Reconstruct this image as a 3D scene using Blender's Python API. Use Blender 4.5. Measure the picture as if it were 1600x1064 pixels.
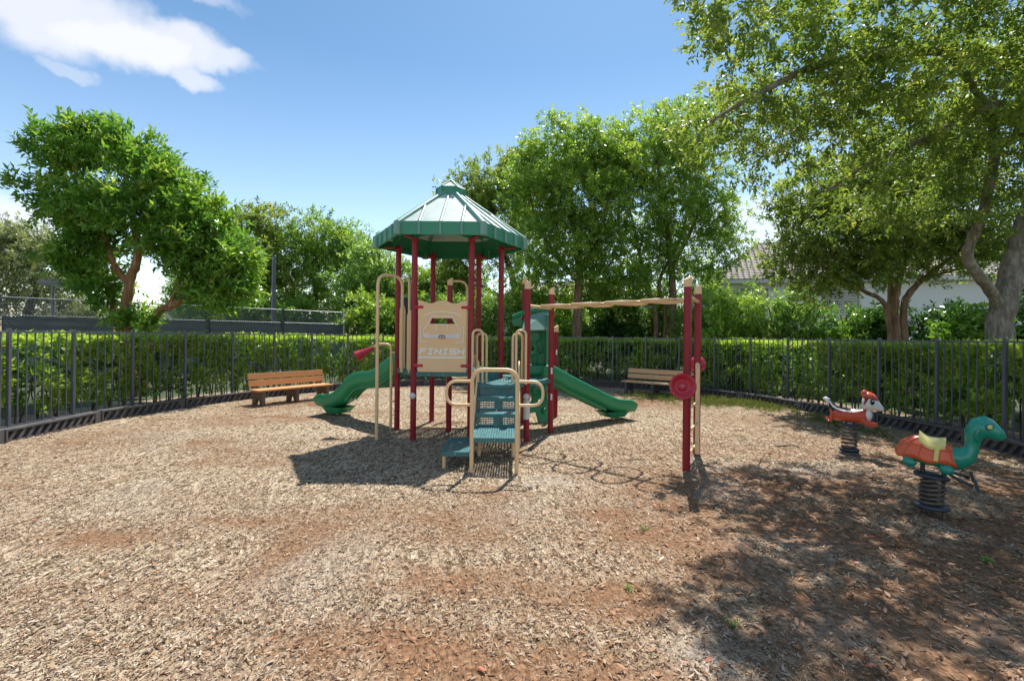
import bpy, bmesh, math, random
import numpy as np
from mathutils import Vector, Matrix

for o in list(bpy.data.objects): bpy.data.objects.remove(o)
scn = bpy.context.scene
C = scn.collection
PI = math.pi
random.seed(7)

# ------------------------------------------------------------------ camera
EYE = 1.85
cam_d = bpy.data.cameras.new('camera'); cam = bpy.data.objects.new('camera', cam_d); C.objects.link(cam)
cam_d.sensor_width = 36; cam_d.lens = 16.425; cam_d.shift_y = -6/1600
cam_d.clip_start = 0.05; cam_d.clip_end = 2000
cam.matrix_world = Matrix.Translation((0, 0, EYE)) @ Matrix.Rotation(PI/2, 4, 'X') @ Matrix.Rotation(0.010, 4, 'Z')
scn.camera = cam

# ------------------------------------------------------------------ sky, sun, exposure
SUN = Vector((0.63, 2.02, 3.65)).normalized()          # from the ground towards the sun
SUN_EL = math.asin(SUN.z); SUN_AZ = math.atan2(SUN.x, SUN.y)
world = bpy.data.worlds.new('World'); scn.world = world; world.use_nodes = True
scn.view_settings.view_transform = 'Standard'; scn.view_settings.look = 'None'
scn.view_settings.exposure = 1.6; scn.view_settings.gamma = 1.0
scn.view_settings.use_curve_mapping = False
scn.cycles.use_denoising = True
scn.cycles.max_bounces = 7; scn.cycles.diffuse_bounces = 4; scn.cycles.transmission_bounces = 5
scn.cycles.transparent_max_bounces = 8
def ramp(nt, fac, stops):
    r = nt.nodes.new('ShaderNodeValToRGB'); el = r.color_ramp.elements
    while len(el) < len(stops): el.new(.5)
    for e, (p, c) in zip(el, stops): e.position = p; e.color = (*c, 1)
    nt.links.new(fac, r.inputs['Fac']); return r.outputs['Color']
def build_world():
    nt = world.node_tree; nt.nodes.clear(); N = nt.nodes.new; L = nt.links.new
    out = N('ShaderNodeOutputWorld'); bg = N('ShaderNodeBackground'); bg.inputs['Strength'].default_value = 0.13
    sky = N('ShaderNodeTexSky'); sky.sky_type = 'NISHITA'; sky.sun_disc = False
    sky.sun_elevation = SUN_EL; sky.sun_rotation = SUN_AZ
    sky.air_density = 1.0; sky.dust_density = 0.25; sky.ozone_density = 2.2; sky.altitude = 0
    tc = N('ShaderNodeTexCoord')
    def vm(op, a, b=None):
        n = N('ShaderNodeVectorMath'); n.operation = op
        for i, x in enumerate((a, b)):
            if x is None: continue
            if isinstance(x, (tuple, list, Vector)): n.inputs[i].default_value = tuple(x)
            else: L(x, n.inputs[i])
        return n.outputs['Value'] if op in ('DOT_PRODUCT', 'LENGTH') else n.outputs['Vector']
    def mm(op, a, b=None, c=None, clamp=False):
        n = N('ShaderNodeMath'); n.operation = op; n.use_clamp = clamp
        for i, x in enumerate((a, b, c)):
            if x is None: continue
            if isinstance(x, (int, float)): n.inputs[i].default_value = x
            else: L(x, n.inputs[i])
        return n.outputs[0]
    d0 = vm('NORMALIZE', tc.outputs['Generated'])
    ns = N('ShaderNodeTexNoise'); ns.inputs['Scale'].default_value = 5.5; ns.inputs['Detail'].default_value = 7; ns.inputs['Roughness'].default_value = 0.55
    L(d0, ns.inputs['Vector'])
    off = vm('SUBTRACT', ns.outputs['Color'], (0.5, 0.5, 0.5))
    sc = N('ShaderNodeVectorMath'); sc.operation = 'SCALE'; L(off, sc.inputs[0]); sc.inputs['Scale'].default_value = 0.17
    d = vm('ADD', d0, sc.outputs['Vector'])
    # clouds in view, then unseen ones all around, the later added for fill light: (tangent-plane centre azimuth deg, elevation deg, half length, half height, tilt deg, strength)
    clouds = [(-40, 25.7, .10, .042, -2, .92), (-46, 26.4, .12, .058, 3, .80), (-34.2, 26.0, .085, .024, -3, .72), (-36.5, 24.0, .07, .018, -8, .66), (-37, 26.6, .09, .035, -4, .8),
              (-43.8, 22.3, .03, .010, -12, .35), (-38, 31.5, .10, .016, 0, .35),
              (-48, 9.0, .10, .045, 0, .75), (-20, 8.0, .35, .035, 2, .28), (8, 12.0, .25, .05, 0, .35), (27, 11.0, .30, .07, 3, .55),
              (75, 24, .2, .06, 10, .9), (110, 35, .16, .06, -12, .9), (150, 20, .25, .07, 6, .9), (200, 38, .2, .07, 15, .9), (245, 26, .22, .06, -8, .9), (290, 40, .15, .05, 5, .9), (330, 58, .10, .05, 20, .7), (95, 50, .16, .07, -10, .9), (130, 62, .2, .09, 10, .9), (175, 52, .22, .09, 0, .95), (225, 60, .2, .1, -15, .9), (270, 62, .18, .08, 12, .9), (180, 10, .3, .06, 0, .8), (120, 12, .28, .06, 4, .8), (230, 12, .3, .07, -4, .8)]
    tot = None
    for az, el, la, lb, tilt, st in clouds:
        az, el, tilt = map(math.radians, (az, el, tilt))
        c = Vector((math.sin(az)*math.cos(el), math.cos(az)*math.cos(el), math.sin(el)))
        e1 = Vector((math.cos(az), -math.sin(az), 0)); e2 = c.cross(e1) * -1
        if e2.z < 0: e2 = -e2
        a = e1*math.cos(tilt) + e2*math.sin(tilt); b = -e1*math.sin(tilt) + e2*math.cos(tilt)
        rel = vm('SUBTRACT', d, c)
        x = mm('MULTIPLY', vm('DOT_PRODUCT', rel, a), 1/la); y = mm('MULTIPLY', vm('DOT_PRODUCT', rel, b), 1/lb); z = mm('MULTIPLY', vm('DOT_PRODUCT', rel, c), 2.0)
        q = mm('ADD', mm('ADD', mm('MULTIPLY', x, x), mm('MULTIPLY', y, y)), mm('MULTIPLY', z, z))
        mr = N('ShaderNodeMapRange'); mr.interpolation_type = 'SMOOTHSTEP'
        L(q, mr.inputs['Value']); mr.inputs['From Min'].default_value = 1.5; mr.inputs['From Max'].default_value = 0.25
        mr.inputs['To Min'].default_value = 0; mr.inputs['To Max'].default_value = st
        tot = mr.outputs[0] if tot is None else mm('MAXIMUM', tot, mr.outputs[0])
    mx = N('ShaderNodeMix'); mx.data_type = 'RGBA'
    L(mm('MULTIPLY', tot, 0.92), mx.inputs['Factor'])
    hsv = N('ShaderNodeHueSaturation'); hsv.inputs['Saturation'].default_value = 1.0; hsv.inputs['Value'].default_value = 1.0
    L(sky.outputs['Color'], hsv.inputs['Color'])
    tint = N('ShaderNodeMix'); tint.data_type = 'RGBA'; tint.blend_type = 'MULTIPLY'; tint.inputs['Factor'].default_value = 1
    L(hsv.outputs['Color'], tint.inputs['A']); sepz = N('ShaderNodeSeparateXYZ'); L(d0, sepz.inputs[0])
    L(ramp(nt, sepz.outputs['Z'], [(0, (.68, .59, .54)), (.22, (.56, .54, .50)), (.5, (.32, .395, .40)), (1, (.30, .38, .40))]), tint.inputs['B'])    # clear-air gradient: deeper blue overhead
    L(tint.outputs['Result'], mx.inputs['A']); mx.inputs['B'].default_value = (2.75, 2.72, 2.80, 1)
    L(mx.outputs['Result'], bg.inputs['Color']); L(bg.outputs[0], out.inputs[0])
build_world()
sun_d = bpy.data.lights.new('sun', 'SUN'); sun_d.energy = 2.4; sun_d.angle = math.radians(0.5); sun_d.color = (1.0, 0.96, 0.905)
sun = bpy.data.objects.new('sun', sun_d); C.objects.link(sun)
sun.rotation_euler = (-SUN).to_track_quat('-Z', 'Y').to_euler(); sun.location = SUN*60

# ------------------------------------------------------------------ helpers
def tag(o, label=None, cat=None, group=None, kind=None):
    if label: o['label'] = label
    if cat: o['category'] = cat
    if group: o['group'] = group
    if kind: o['kind'] = kind
    return o
def thing(name, label, cat, loc=(0, 0, 0), rz=0, group=None):
    o = bpy.data.objects.new(name, None); C.objects.link(o); o.empty_display_size = .2
    o.location = loc; o.rotation_euler = (0, 0, rz); tag(o, label, cat, group)
    return o
class MB:
    """collects geometry; build() links it as one mesh object"""
    def __init__(s): s.v = []; s.f = []; s.sm = []
    def add(s, vs, fs, smooth=False):
        n = len(s.v); s.v.extend(tuple(p) for p in vs); s.f.extend(tuple(i+n for i in f) for f in fs); s.sm.extend([smooth]*len(fs)); return s
    def box(s, c, size, M=None, rz=0, bev=0):
        x, y, z = (k/2 for k in size)
        if bev:
            b = min(bev, x*.9, y*.9, z*.9); vs = []; 
            bm = bmesh.new(); bmesh.ops.create_cube(bm, size=1, matrix=Matrix.Diagonal((size[0], size[1], size[2], 1)))
            bmesh.ops.bevel(bm, geom=list(bm.edges), offset=b, segments=2, affect='EDGES', profile=.6)
            vs = [v.co.copy() for v in bm.verts]; bm.verts.index_update(); fs = [[v.index for v in f.verts] for f in bm.faces]; bm.free()
        else:
            vs = [Vector(p) for p in ((-x,-y,-z),(x,-y,-z),(x,y,-z),(-x,y,-z),(-x,-y,z),(x,-y,z),(x,y,z),(-x,y,z))]
            fs = [(0,3,2,1),(4,5,6,7),(0,1,5,4),(1,2,6,5),(2,3,7,6),(3,0,4,7)]
        if M is None: M = Matrix.Rotation(rz, 3, 'Z')
        c = Vector(c)
        return s.add([M @ v + c for v in vs], fs, False)
    def tube(s, pts, r, n=10, closed=False, caps=True, smooth=True):
        pts = [Vector(p) for p in pts]; m = len(pts)
        rs = r if isinstance(r, (list, tuple)) else [r]*m
        tans = []
        for i in range(m):
            if closed: t = pts[(i+1) % m] - pts[i-1]
            else: t = pts[min(i+1, m-1)] - pts[max(i-1, 0)]
            tans.append(t.normalized() if t.length > 1e-9 else Vector((0, 0, 1)))
        t0 = tans[0]; u = t0.orthogonal().normalized(); vs = []
        for i in range(m):
            t = tans[i]; u = (u - t*u.dot(t))
            u = u.normalized() if u.length > 1e-6 else t.orthogonal().normalized()
            w = t.cross(u)
            for k in range(n):
                a = 2*PI*k/n; vs.append(pts[i] + (u*math.cos(a) + w*math.sin(a))*rs[i])
        fs = []
        for i in range(m if closed else m-1):
            j = (i+1) % m
            for k in range(n): fs.append((i*n+k, i*n+(k+1) % n, j*n+(k+1) % n, j*n+k))
        s.add(vs, fs, smooth)
        if caps and not closed:
            s.add(vs[:n], [tuple(range(n-1, -1, -1))]); s.add(vs[-n:], [tuple(range(n))])
        return s
    def lathe(s, prof, M=None, n=20, smooth=True):
        """prof: list of (r, z); revolved about z then moved by 4x4 M"""
        M = M or Matrix.Identity(4); vs = []
        for r, z in prof:
            for k in range(n): a = 2*PI*k/n; vs.append(M @ Vector((r*math.cos(a), r*math.sin(a), z)))
        fs = [(i*n+k, i*n+(k+1) % n, (i+1)*n+(k+1) % n, (i+1)*n+k) for i in range(len(prof)-1) for k in range(n)]
        s.add(vs, fs, smooth)
        return s
    def loft(s, secs, n=16, smooth=True, expo=1.0):
        """secs: (centre, half width along y', half height up', axis angle in xz-plane) rings of an ellipse"""
        vs = []
        for c, w, h, ang in secs:
            up = Vector((-math.sin(ang), 0, math.cos(ang))); c = Vector(c)
            for k in range(n):
                a = 2*PI*k/n; ca, sa = math.cos(a), math.sin(a)
                ca = math.copysign(abs(ca)**expo, ca); sa = math.copysign(abs(sa)**expo, sa)
                vs.append(c + Vector((0, 1, 0))*w*ca + up*h*sa)
        fs = [(i*n+k, i*n+(k+1) % n, (i+1)*n+(k+1) % n, (i+1)*n+k) for i in range(len(secs)-1) for k in range(n)]
        s.add(vs, fs, smooth); s.add(vs[:n], [tuple(range(n))], smooth); s.add(vs[-n:], [tuple(range(n-1, -1, -1))], smooth)
        return s
    def ball(s, c, r, n=12, M=None):
        c = Vector(c); r = Vector(r) if not isinstance(r, (int, float)) else Vector((r, r, r)); m = n//2; vs = []
        M = M or Matrix.Identity(3)
        for i in range(m+1):
            th = PI*i/m
            for k in range(n):
                a = 2*PI*k/n; vs.append(M @ Vector((r.x*math.sin(th)*math.cos(a), r.y*math.sin(th)*math.sin(a), r.z*math.cos(th))) + c)
        s.add(vs, [(i*n+k, (i+1)*n+k, (i+1)*n+(k+1) % n, i*n+(k+1) % n) for i in range(m) for k in range(n)], True)
        return s
    def prism(s, poly, z0, z1):
        n = len(poly); vs = [(x, y, z0) for x, y in poly] + [(x, y, z1) for x, y in poly]
        s.add(vs, [tuple(range(n-1, -1, -1)), tuple(range(n, 2*n))] + [(i, (i+1) % n, n+(i+1) % n, n+i) for i in range(n)])
        return s
    def mesh(s, name, off=(0, 0, 0)):
        me = bpy.data.meshes.new(name); ox, oy, oz = off
        me.from_pydata([(x-ox, y-oy, z-oz) for x, y, z in s.v], [], s.f)
        me.polygons.foreach_set('use_smooth', s.sm); me.update()
        return me
    def build(s, name, mat, parent=None, world=True):
        """world=True: geometry is in world coordinates and is shifted to its parent's frame"""
        off = (0, 0, 0)
        if parent is not None and world:
            p = parent; acc = Vector((0, 0, 0))
            while p is not None: acc += p.location; p = p.parent
            off = acc
        o = bpy.data.objects.new(name, s.mesh(name, off)); C.objects.link(o)
        o.data.materials.append(mat)
        if parent is not None: o.parent = parent
        return o
def place(name, me, parent, loc, rot=(0, 0, 0)):
    """one more object that shares mesh data"""
    o = bpy.data.objects.new(name, me); C.objects.link(o); o.parent = parent; o.location = loc; o.rotation_euler = rot
    return o
def arc(c, r, a0, a1, n, ax, ay):
    c, ax, ay = Vector(c), Vector(ax), Vector(ay)
    return [c + ax*r*math.cos(a0+(a1-a0)*i/n) + ay*r*math.sin(a0+(a1-a0)*i/n) for i in range(n+1)]
def rounded(pts, r, closed=False, n=5):
    """polyline with rounded corners"""
    pts = [Vector(p) for p in pts]; m = len(pts); out = []
    for i in range(m):
        if not closed and i in (0, m-1): out.append(pts[i]); continue
        p, a, b = pts[i], pts[i-1], pts[(i+1) % m]
        da, db = (a-p), (b-p); ra = min(r, da.length*.49, db.length*.49)
        A = p + da.normalized()*ra; B = p + db.normalized()*ra
        for k in range(n+1):
            t = k/n; out.append(A*(1-t)**2 + p*2*t*(1-t) + B*t*t)
    return out
def np_mesh(name, verts, quads, mat, parent=None, attrs=None, off=None, smooth=False):
    """fast mesh from numpy; attrs: name -> per-face float"""
    verts = np.asarray(verts, dtype=np.float32); quads = np.asarray(quads, dtype=np.int32)
    if off is not None: verts = verts - np.asarray(off, dtype=np.float32)
    me = bpy.data.meshes.new(name); nf, k = quads.shape
    me.vertices.add(len(verts)); me.vertices.foreach_set('co', verts.ravel())
    me.loops.add(nf*k); me.loops.foreach_set('vertex_index', quads.ravel())
    me.polygons.add(nf); me.polygons.foreach_set('loop_start', np.arange(0, nf*k, k, dtype=np.int32))
    me.polygons.foreach_set('loop_total', np.full(nf, k, dtype=np.int32))
    if smooth: me.polygons.foreach_set('use_smooth', np.ones(nf, dtype=bool))
    for an, (dom, arr) in (attrs or {}).items():
        if arr.ndim == 1:
            a = me.attributes.new(an, 'FLOAT', dom); a.data.foreach_set('value', arr.astype(np.float32))
        else:
            a = me.attributes.new(an, 'FLOAT_COLOR', dom); a.data.foreach_set('color', np.c_[arr, np.ones(len(arr))].astype(np.float32).ravel())
    me.update(calc_edges=True); me.materials.append(mat)
    o = bpy.data.objects.new(name, me); C.objects.link(o)
    if parent is not None: o.parent = parent
    return o
def lattice_noise(seed, n=64):
    g = np.random.default_rng(seed).random((n, n))
    def f(x, y):
        x = np.asarray(x, dtype=float); y = np.asarray(y, dtype=float)
        xi = np.floor(x).astype(int); yi = np.floor(y).astype(int); fx = x-xi; fy = y-yi
        fx = fx*fx*(3-2*fx); fy = fy*fy*(3-2*fy)
        a = g[xi % n, yi % n]; b = g[(xi+1) % n, yi % n]; c = g[xi % n, (yi+1) % n]; d = g[(xi+1) % n, (yi+1) % n]
        return (a*(1-fx)+b*fx)*(1-fy) + (c*(1-fx)+d*fx)*fy
    return f
def fbm(f, x, y, oct=4):
    t = 0; a = .5; s = 0
    for i in range(oct): t = t + a*f(x*2**i+i*17.3, y*2**i+i*9.1); s += a; a *= .5
    return t/s

# ------------------------------------------------------------------ materials
def new_mat(name):
    m = bpy.data.materials.new(name); m.use_nodes = True
    nt = m.node_tree; return m, nt, nt.nodes['Principled BSDF']
def noise(nt, scale, detail=4, rough=.55, coord='Object', stretch=None):
    tc = nt.nodes.new('ShaderNodeTexCoord'); n = nt.nodes.new('ShaderNodeTexNoise')
    n.inputs['Scale'].default_value = scale; n.inputs['Detail'].default_value = detail; n.inputs['Roughness'].default_value = rough
    src = tc.outputs[coord]
    if stretch:
        mp = nt.nodes.new('ShaderNodeMapping'); mp.inputs['Scale'].default_value = stretch; nt.links.new(src, mp.inputs['Vector']); src = mp.outputs[0]
    nt.links.new(src, n.inputs['Vector']); return n.outputs['Fac']
def bump(nt, bsdf, h, strength, dist=.01):
    b = nt.nodes.new('ShaderNodeBump'); b.inputs['Strength'].default_value = strength; b.inputs['Distance'].default_value = dist
    nt.links.new(h, b.inputs['Height']); nt.links.new(b.outputs[0], bsdf.inputs['Normal'])
def mixc(nt, fac, a, b, mode='MIX'):
    m = nt.nodes.new('ShaderNodeMix'); m.data_type = 'RGBA'; m.blend_type = mode
    for k, x in (('Factor', fac), ('A', a), ('B', b)):
        if isinstance(x, (int, float)): m.inputs[k].default_value = x
        elif isinstance(x, tuple): m.inputs[k].default_value = (*x, 1)
        else: nt.links.new(x, m.inputs[k])
    return m.outputs['Result']
def paint(name, col, rough=.4, wear=None, wear_amt=.35, nscale=6, metallic=0, bumps=.04, spec=.5, coat=0):
    """weathered paint or plastic: base colour faded in soft patches, rougher where faded, faint orange-peel"""
    m, nt, b = new_mat(name)
    wear = wear or tuple(min(1, c*.75+.08) for c in col)
    f = noise(nt, nscale, 6, .6)
    c = ramp(nt, f, [(.35, col), (.75, tuple(a*(1-wear_amt)+w*wear_amt for a, w in zip(col, wear)))])
    nt.links.new(c, b.inputs['Base Color'])
    f2 = noise(nt, nscale*4, 4)
    rr = nt.nodes.new('ShaderNodeMapRange'); nt.links.new(f2, rr.inputs['Value']); rr.inputs['To Min'].default_value = max(.05, rough-.1); rr.inputs['To Max'].default_value = min(1, rough+.18)
    nt.links.new(rr.outputs[0], b.inputs['Roughness'])
    b.inputs['Metallic'].default_value = metallic; b.inputs['Specular IOR Level'].default_value = spec; b.inputs['Coat Weight'].default_value = coat
    if bumps: bump(nt, b, noise(nt, 55, 3), bumps, .01)
    return m
def leaf_mat(name, stops, trans=.42, rough=.42, tcol=(1.25, 1.2, .55)):
    m, nt, b = new_mat(name); out = nt.nodes['Material Output']
    at = nt.nodes.new('ShaderNodeAttribute'); at.attribute_name = 'rnd'
    c = ramp(nt, at.outputs['Fac'], stops)
    nt.links.new(c, b.inputs['Base Color']); b.inputs['Roughness'].default_value = rough; b.inputs['Specular IOR Level'].default_value = .45
    tr = nt.nodes.new('ShaderNodeBsdfTranslucent'); tc = mixc(nt, 1.0, c, tcol, 'MULTIPLY'); nt.links.new(tc, tr.inputs['Color'])
    mx = nt.nodes.new('ShaderNodeMixShader'); mx.inputs[0].default_value = trans
    nt.links.new(b.outputs[0], mx.inputs[1]); nt.links.new(tr.outputs[0], mx.inputs[2]); nt.links.new(mx.outputs[0], out.inputs['Surface'])
    return m
def bark_mat(name, a, b_, scale=9, vert=(1, 1, .22)):
    m, nt, b = new_mat(name)
    f = noise(nt, scale, 8, .68, 'Object', vert)
    nt.links.new(ramp(nt, f, [(.32, tuple(x*.5 for x in a)), (.5, a), (.7, b_)]), b.inputs['Base Color']); b.inputs['Roughness'].default_value = .9
    bump(nt, b, f, 1.0, .07)
    return m
def stone_mat(name, a, b_, scale=20, rough=.85, bs=.4):
    m, nt, b = new_mat(name); f = noise(nt, scale, 8, .65)
    nt.links.new(ramp(nt, f, [(.3, a), (.7, b_)]), b.inputs['Base Color']); b.inputs['Roughness'].default_value = rough
    bump(nt, b, f, bs, .01); return m
M = {}
M['maroon'] = paint('maroon_paint', (.27, .010, .022), .34, (.34, .045, .06), .35, 3, bumps=.02, spec=.32)
M['red'] = paint('red_plastic', (.46, .016, .040), .33, (.5, .08, .09), .35, 5)
M['beige'] = paint('beige_paint', (.80, .54, .27), .40, (.76, .62, .45), .4, 5)
M['panel'] = paint('beige_plastic_sheet', (.84, .535, .275), .48, (.84, .62, .40), .4, 3)
M['line'] = paint('pale_engraving', (.86, .83, .76), .5, (.88, .85, .8), .5, 20)
M['silver'] = paint('pale_grey_print', (.66, .66, .68), .4)
M['green'] = paint('green_plastic', (.016, .25, .105), .34, (.05, .30, .15), .4, 3)
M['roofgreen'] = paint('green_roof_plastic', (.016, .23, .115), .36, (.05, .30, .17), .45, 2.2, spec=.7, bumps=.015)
M['roofpale'] = paint('green_plastic_painted_glare', (.40, .50, .455), .42, (.56, .63, .59), .6, 2.0, spec=.8, bumps=.01)  # pale tone puts the sun glare on the roof slopes into the colour
M['roofmid'] = paint('green_plastic_painted_light', (.13, .30, .235), .38, (.30, .44, .38), .5, 2.5, spec=.7, bumps=.01)  # lighter tone puts sun on hips, ribs and hood slope into the colour
M['greendark'] = paint('dark_green_rubber', (.028, .150, .155), .42, (.09, .24, .245), .6, 6)
M['darkpanel'] = paint('dark_blue_grey_plastic', (.03, .04, .052), .4)
M['black'] = paint('black_metal', (.085, .091, .112), .33, (.20, .205, .235), .4, 4, spec=.6)
M['edging'] = paint('black_plastic_edging', (.066, .062, .066), .5, (.17, .155, .15), .6, 4)
M['bolt'] = paint('steel_bolt', (.5, .5, .5), .35, metallic=1)
M['spring'] = paint('spring_steel', (.055, .048, .042), .40, (.24, .18, .13), .7, 14)
M['turtle'] = paint('teal_green_plastic', (.010, .28, .185), .25, (.02, .26, .19), .5, 5, coat=.25)
M['shell'] = paint('orange_red_plastic', (.74, .10, .025), .34, (.78, .26, .12), .5, 5)
M['yellow'] = paint('yellow_paint', (.74, .60, .13), .38, (.74, .68, .40), .7, 4)
M['chipred'] = paint('orange_red_gloss', (.54, .055, .020), .28, (.5, .12, .06), .5, 6, coat=.2)
M['chipdark'] = paint('dark_red_gloss', (.20, .012, .010), .28, coat=.2)
M['white'] = paint('white_paint', (.74, .74, .72), .32, (.6, .58, .54), .4, 6)
M['eyeblack'] = paint('black_gloss', (.008, .008, .009), .15, bumps=0)
M['benchwood'] = paint('orange_brown_recycled_plank', (.60, .27, .09), .6, (.58, .32, .15), .7, 5)
M['benchwood2'] = paint('tan_recycled_plank', (.60, .35, .17), .6, (.58, .40, .24), .7, 5)
M['benchleg'] = stone_mat('brown_concrete', (.10, .066, .044), (.20, .14, .10), 30)
M['benchleg2'] = stone_mat('dark_grey_concrete', (.060, .060, .062), (.13, .125, .12), 30)
M['oakbark'] = bark_mat('grey_oak_bark', (.24, .20, .155), (.44, .40, .33), 11)
M['figbark'] = bark_mat('pale_brown_bark', (.24, .15, .095), (.42, .31, .22), 8)
M['redbark'] = bark_mat('red_brown_bark', (.36, .175, .085), (.55, .35, .22), 8)
M['darkbark'] = bark_mat('dark_bark', (.09, .066, .05), (.18, .14, .11), 8)
M['twig'] = bark_mat('twig_bark', (.13, .095, .065), (.24, .19, .14), 20)
M['windscreen'] = paint('dark_windscreen_fabric', (.15, .172, .182), .8, (.24, .27, .275), .6, 1.2)
M['galv'] = paint('galvanised_steel', (.42, .43, .44), .45, metallic=.6)
M['stucco'] = stone_mat('white_stucco', (.66, .66, .66), (.78, .78, .77), 40, .9, .2)
M['fascia'] = paint('pale_fascia', (.62, .60, .55), .6)
M['glass'] = paint('window_glass', (.16, .19, .22), .12, bumps=0)
def roof_tile_mat():
    m, nt, b = new_mat('grey_tan_roof_tile')
    f = noise(nt, 3.2, 8, .7); f2 = noise(nt, 40, 2)
    c = ramp(nt, f, [(.3, (.30, .255, .215)), (.7, (.50, .44, .385))]); c = mixc(nt, f2, c, (.36, .31, .27), 'MIX')
    nt.links.new(c, b.inputs['Base Color']); b.inputs['Roughness'].default_value = .9
    return m
M['rooftile'] = roof_tile_mat()
L_ = lambda *s: list(s)
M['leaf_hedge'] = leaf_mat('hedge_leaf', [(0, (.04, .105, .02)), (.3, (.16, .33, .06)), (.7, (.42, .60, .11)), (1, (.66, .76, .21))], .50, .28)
M['leaf_bright'] = leaf_mat('bright_green_leaf', [(0, (.07, .18, .035)), (.5, (.17, .35, .06)), (.9, (.38, .53, .11)), (1, (.55, .50, .18))], .46, .30)
M['leaf_fig'] = leaf_mat('fig_leaf', [(0, (.09, .19, .04)), (.5, (.23, .39, .075)), (.9, (.46, .58, .13)), (1, (.58, .55, .20))], .54, .34)
M['leaf_olive'] = leaf_mat('olive_leaf', [(0, (.075, .14, .04)), (.5, (.205, .31, .08)), (.85, (.37, .45, .11)), (1, (.54, .46, .15))], .52, .46, (1.25, 1.2, .55))
M['leaf_grey'] = leaf_mat('grey_green_leaf', [(0, (.13, .17, .085)), (.5, (.27, .32, .17)), (1, (.46, .50, .30))], .40, .4)
M['leaf_pale'] = leaf_mat('pale_green_leaf', [(0, (.085, .19, .04)), (.5, (.23, .40, .10)), (1, (.46, .60, .21))], .46, .36)
M['leaf_dark'] = leaf_mat('dark_glossy_leaf', [(0, (.02, .065, .018)), (.55, (.055, .15, .034)), (1, (.17, .32, .075))], .34, .25)
M['leaf_grass'] = leaf_mat('grass_blade', [(0, (.10, .13, .03)), (.6, (.14, .19, .045)), (1, (.32, .27, .12))], .35, .6)
M['leaf_dead'] = leaf_mat('dead_leaf', [(0, (.10, .045, .02)), (.4, (.26, .11, .04)), (.7, (.42, .22, .10)), (.88, (.5, .36, .22)), (1, (.45, .10, .05))], .12, .55, (1, 1, 1))

# ------------------------------------------------------------------ ground
def catmull(P, closed=False, per=12):
    P = [Vector(p) for p in P]; out = []
    for i in range(len(P)-1):
        p0 = P[max(i-1, 0)]; p1 = P[i]; p2 = P[i+1]; p3 = P[min(i+2, len(P)-1)]
        for k in range(per):
            t = k/per
            out.append(.5*((2*p1) + (p2-p0)*t + (2*p0-5*p1+4*p2-p3)*t*t + (3*p1-p0-3*p2+p3)*t**3))
    out.append(P[-1]); return out
def resample(path, step, start=0.0):
    """points at even spacing along a polyline"""
    d = [0]
    for a, b in zip(path, path[1:]): d.append(d[-1] + (b-a).length)
    n = int((d[-1]-start)/step); out = []; j = 0
    for i in range(n+1):
        s = start + i*step
        while j < len(d)-2 and d[j+1] < s: j += 1
        t = (s-d[j])/max(1e-9, d[j+1]-d[j]); out.append(path[j].lerp(path[j+1], t))
    return out
def offset_path(path, o):
    out = []
    for i, p in enumerate(path):
        t = (path[min(i+1, len(path)-1)] - path[max(i-1, 0)]).normalized()
        out.append(p + Vector((-t.y, t.x, 0))*o)
    return out
# inner line of the edging, running left -> back -> right
CURB = catmull([Vector((x, y, 0)) for x, y in [(-6.2, 1.0), (-7.5, 4.2), (-8.25, 7.2), (-8.48, 9.4), (-8.1, 11.4), (-7.3, 13.2), (-6.2, 15.0), (-5.0, 16.2), (-3.2, 17.2), (0, 17.9),
        (3.1, 17.6), (4.6, 16.9), (6.1, 15.4), (7.05, 13.7), (7.7, 11.5), (8.08, 9.7), (8.12, 7.6), (7.7, 5.0), (6.6, 1.0)]])
FENCE = offset_path(CURB, .58)
curb_np = np.array([(p.x, p.y) for p in CURB])
def inside(x, y, poly):
    c = np.zeros(x.shape, bool); n = len(poly); j = n-1
    for i in range(n):
        xi, yi = poly[i]; xj, yj = poly[j]
        c ^= ((yi > y) != (yj > y)) & (x < (xj-xi)*(y-yi)/((yj-yi) or 1e-12) + xi); j = i
    return c
_n1, _n2, _n3 = lattice_noise(1), lattice_noise(2), lattice_noise(3)
def height(x, y): return (fbm(_n1, x*.55+20, y*.55+20, 4)-.5)*.07 + (fbm(_n2, x*3+40, y*3+40, 2)-.5)*.016
SOILSPOTS = [(.2, 2.55, 1.2, .35, 1.0), (.7, 3.3, .9, .4, .8), (-1.2, 2.35, .8, .25, .8), (4.2, 5.6, 1.0, .6, .8), (2.4, 5.8, .8, .4, .6), (1.05, 4.9, .45, .25, .9), (1.7, 5.2, .5, .2, .8), (-.4, 3.5, .8, .3, .9), (-3.7, 4.2, .6, .25, .9), (-2.6, 4.6, .5, .18, .9), (-.8, 2.8, .8, .3, .9), (3.3, 3.5, 1.0, .7, .8), (3.2, 4.3, 1.1, .5, .6), (.3, 2.75, .6, .2, .55), (-7.2, 8.4, .9, 1.2, .6), (-6.2, 11.5, .9, 1.2, .5), (5.9, 10.5, 1.6, 1.6, .5), (4.2, 13.5, 2.0, 1.2, .8), (6.4, 8.3, .8, .8, .5)]
SANDSPOTS = [(1.15, 2.75, .22, .22, .9), (.55, 6.0, .5, .3, .5), (4.2, 6.6, .7, .4, .6), (2.4, 4.2, .5, .25, .4), (2.1, 3.0, .3, .2, .4)]
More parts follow.
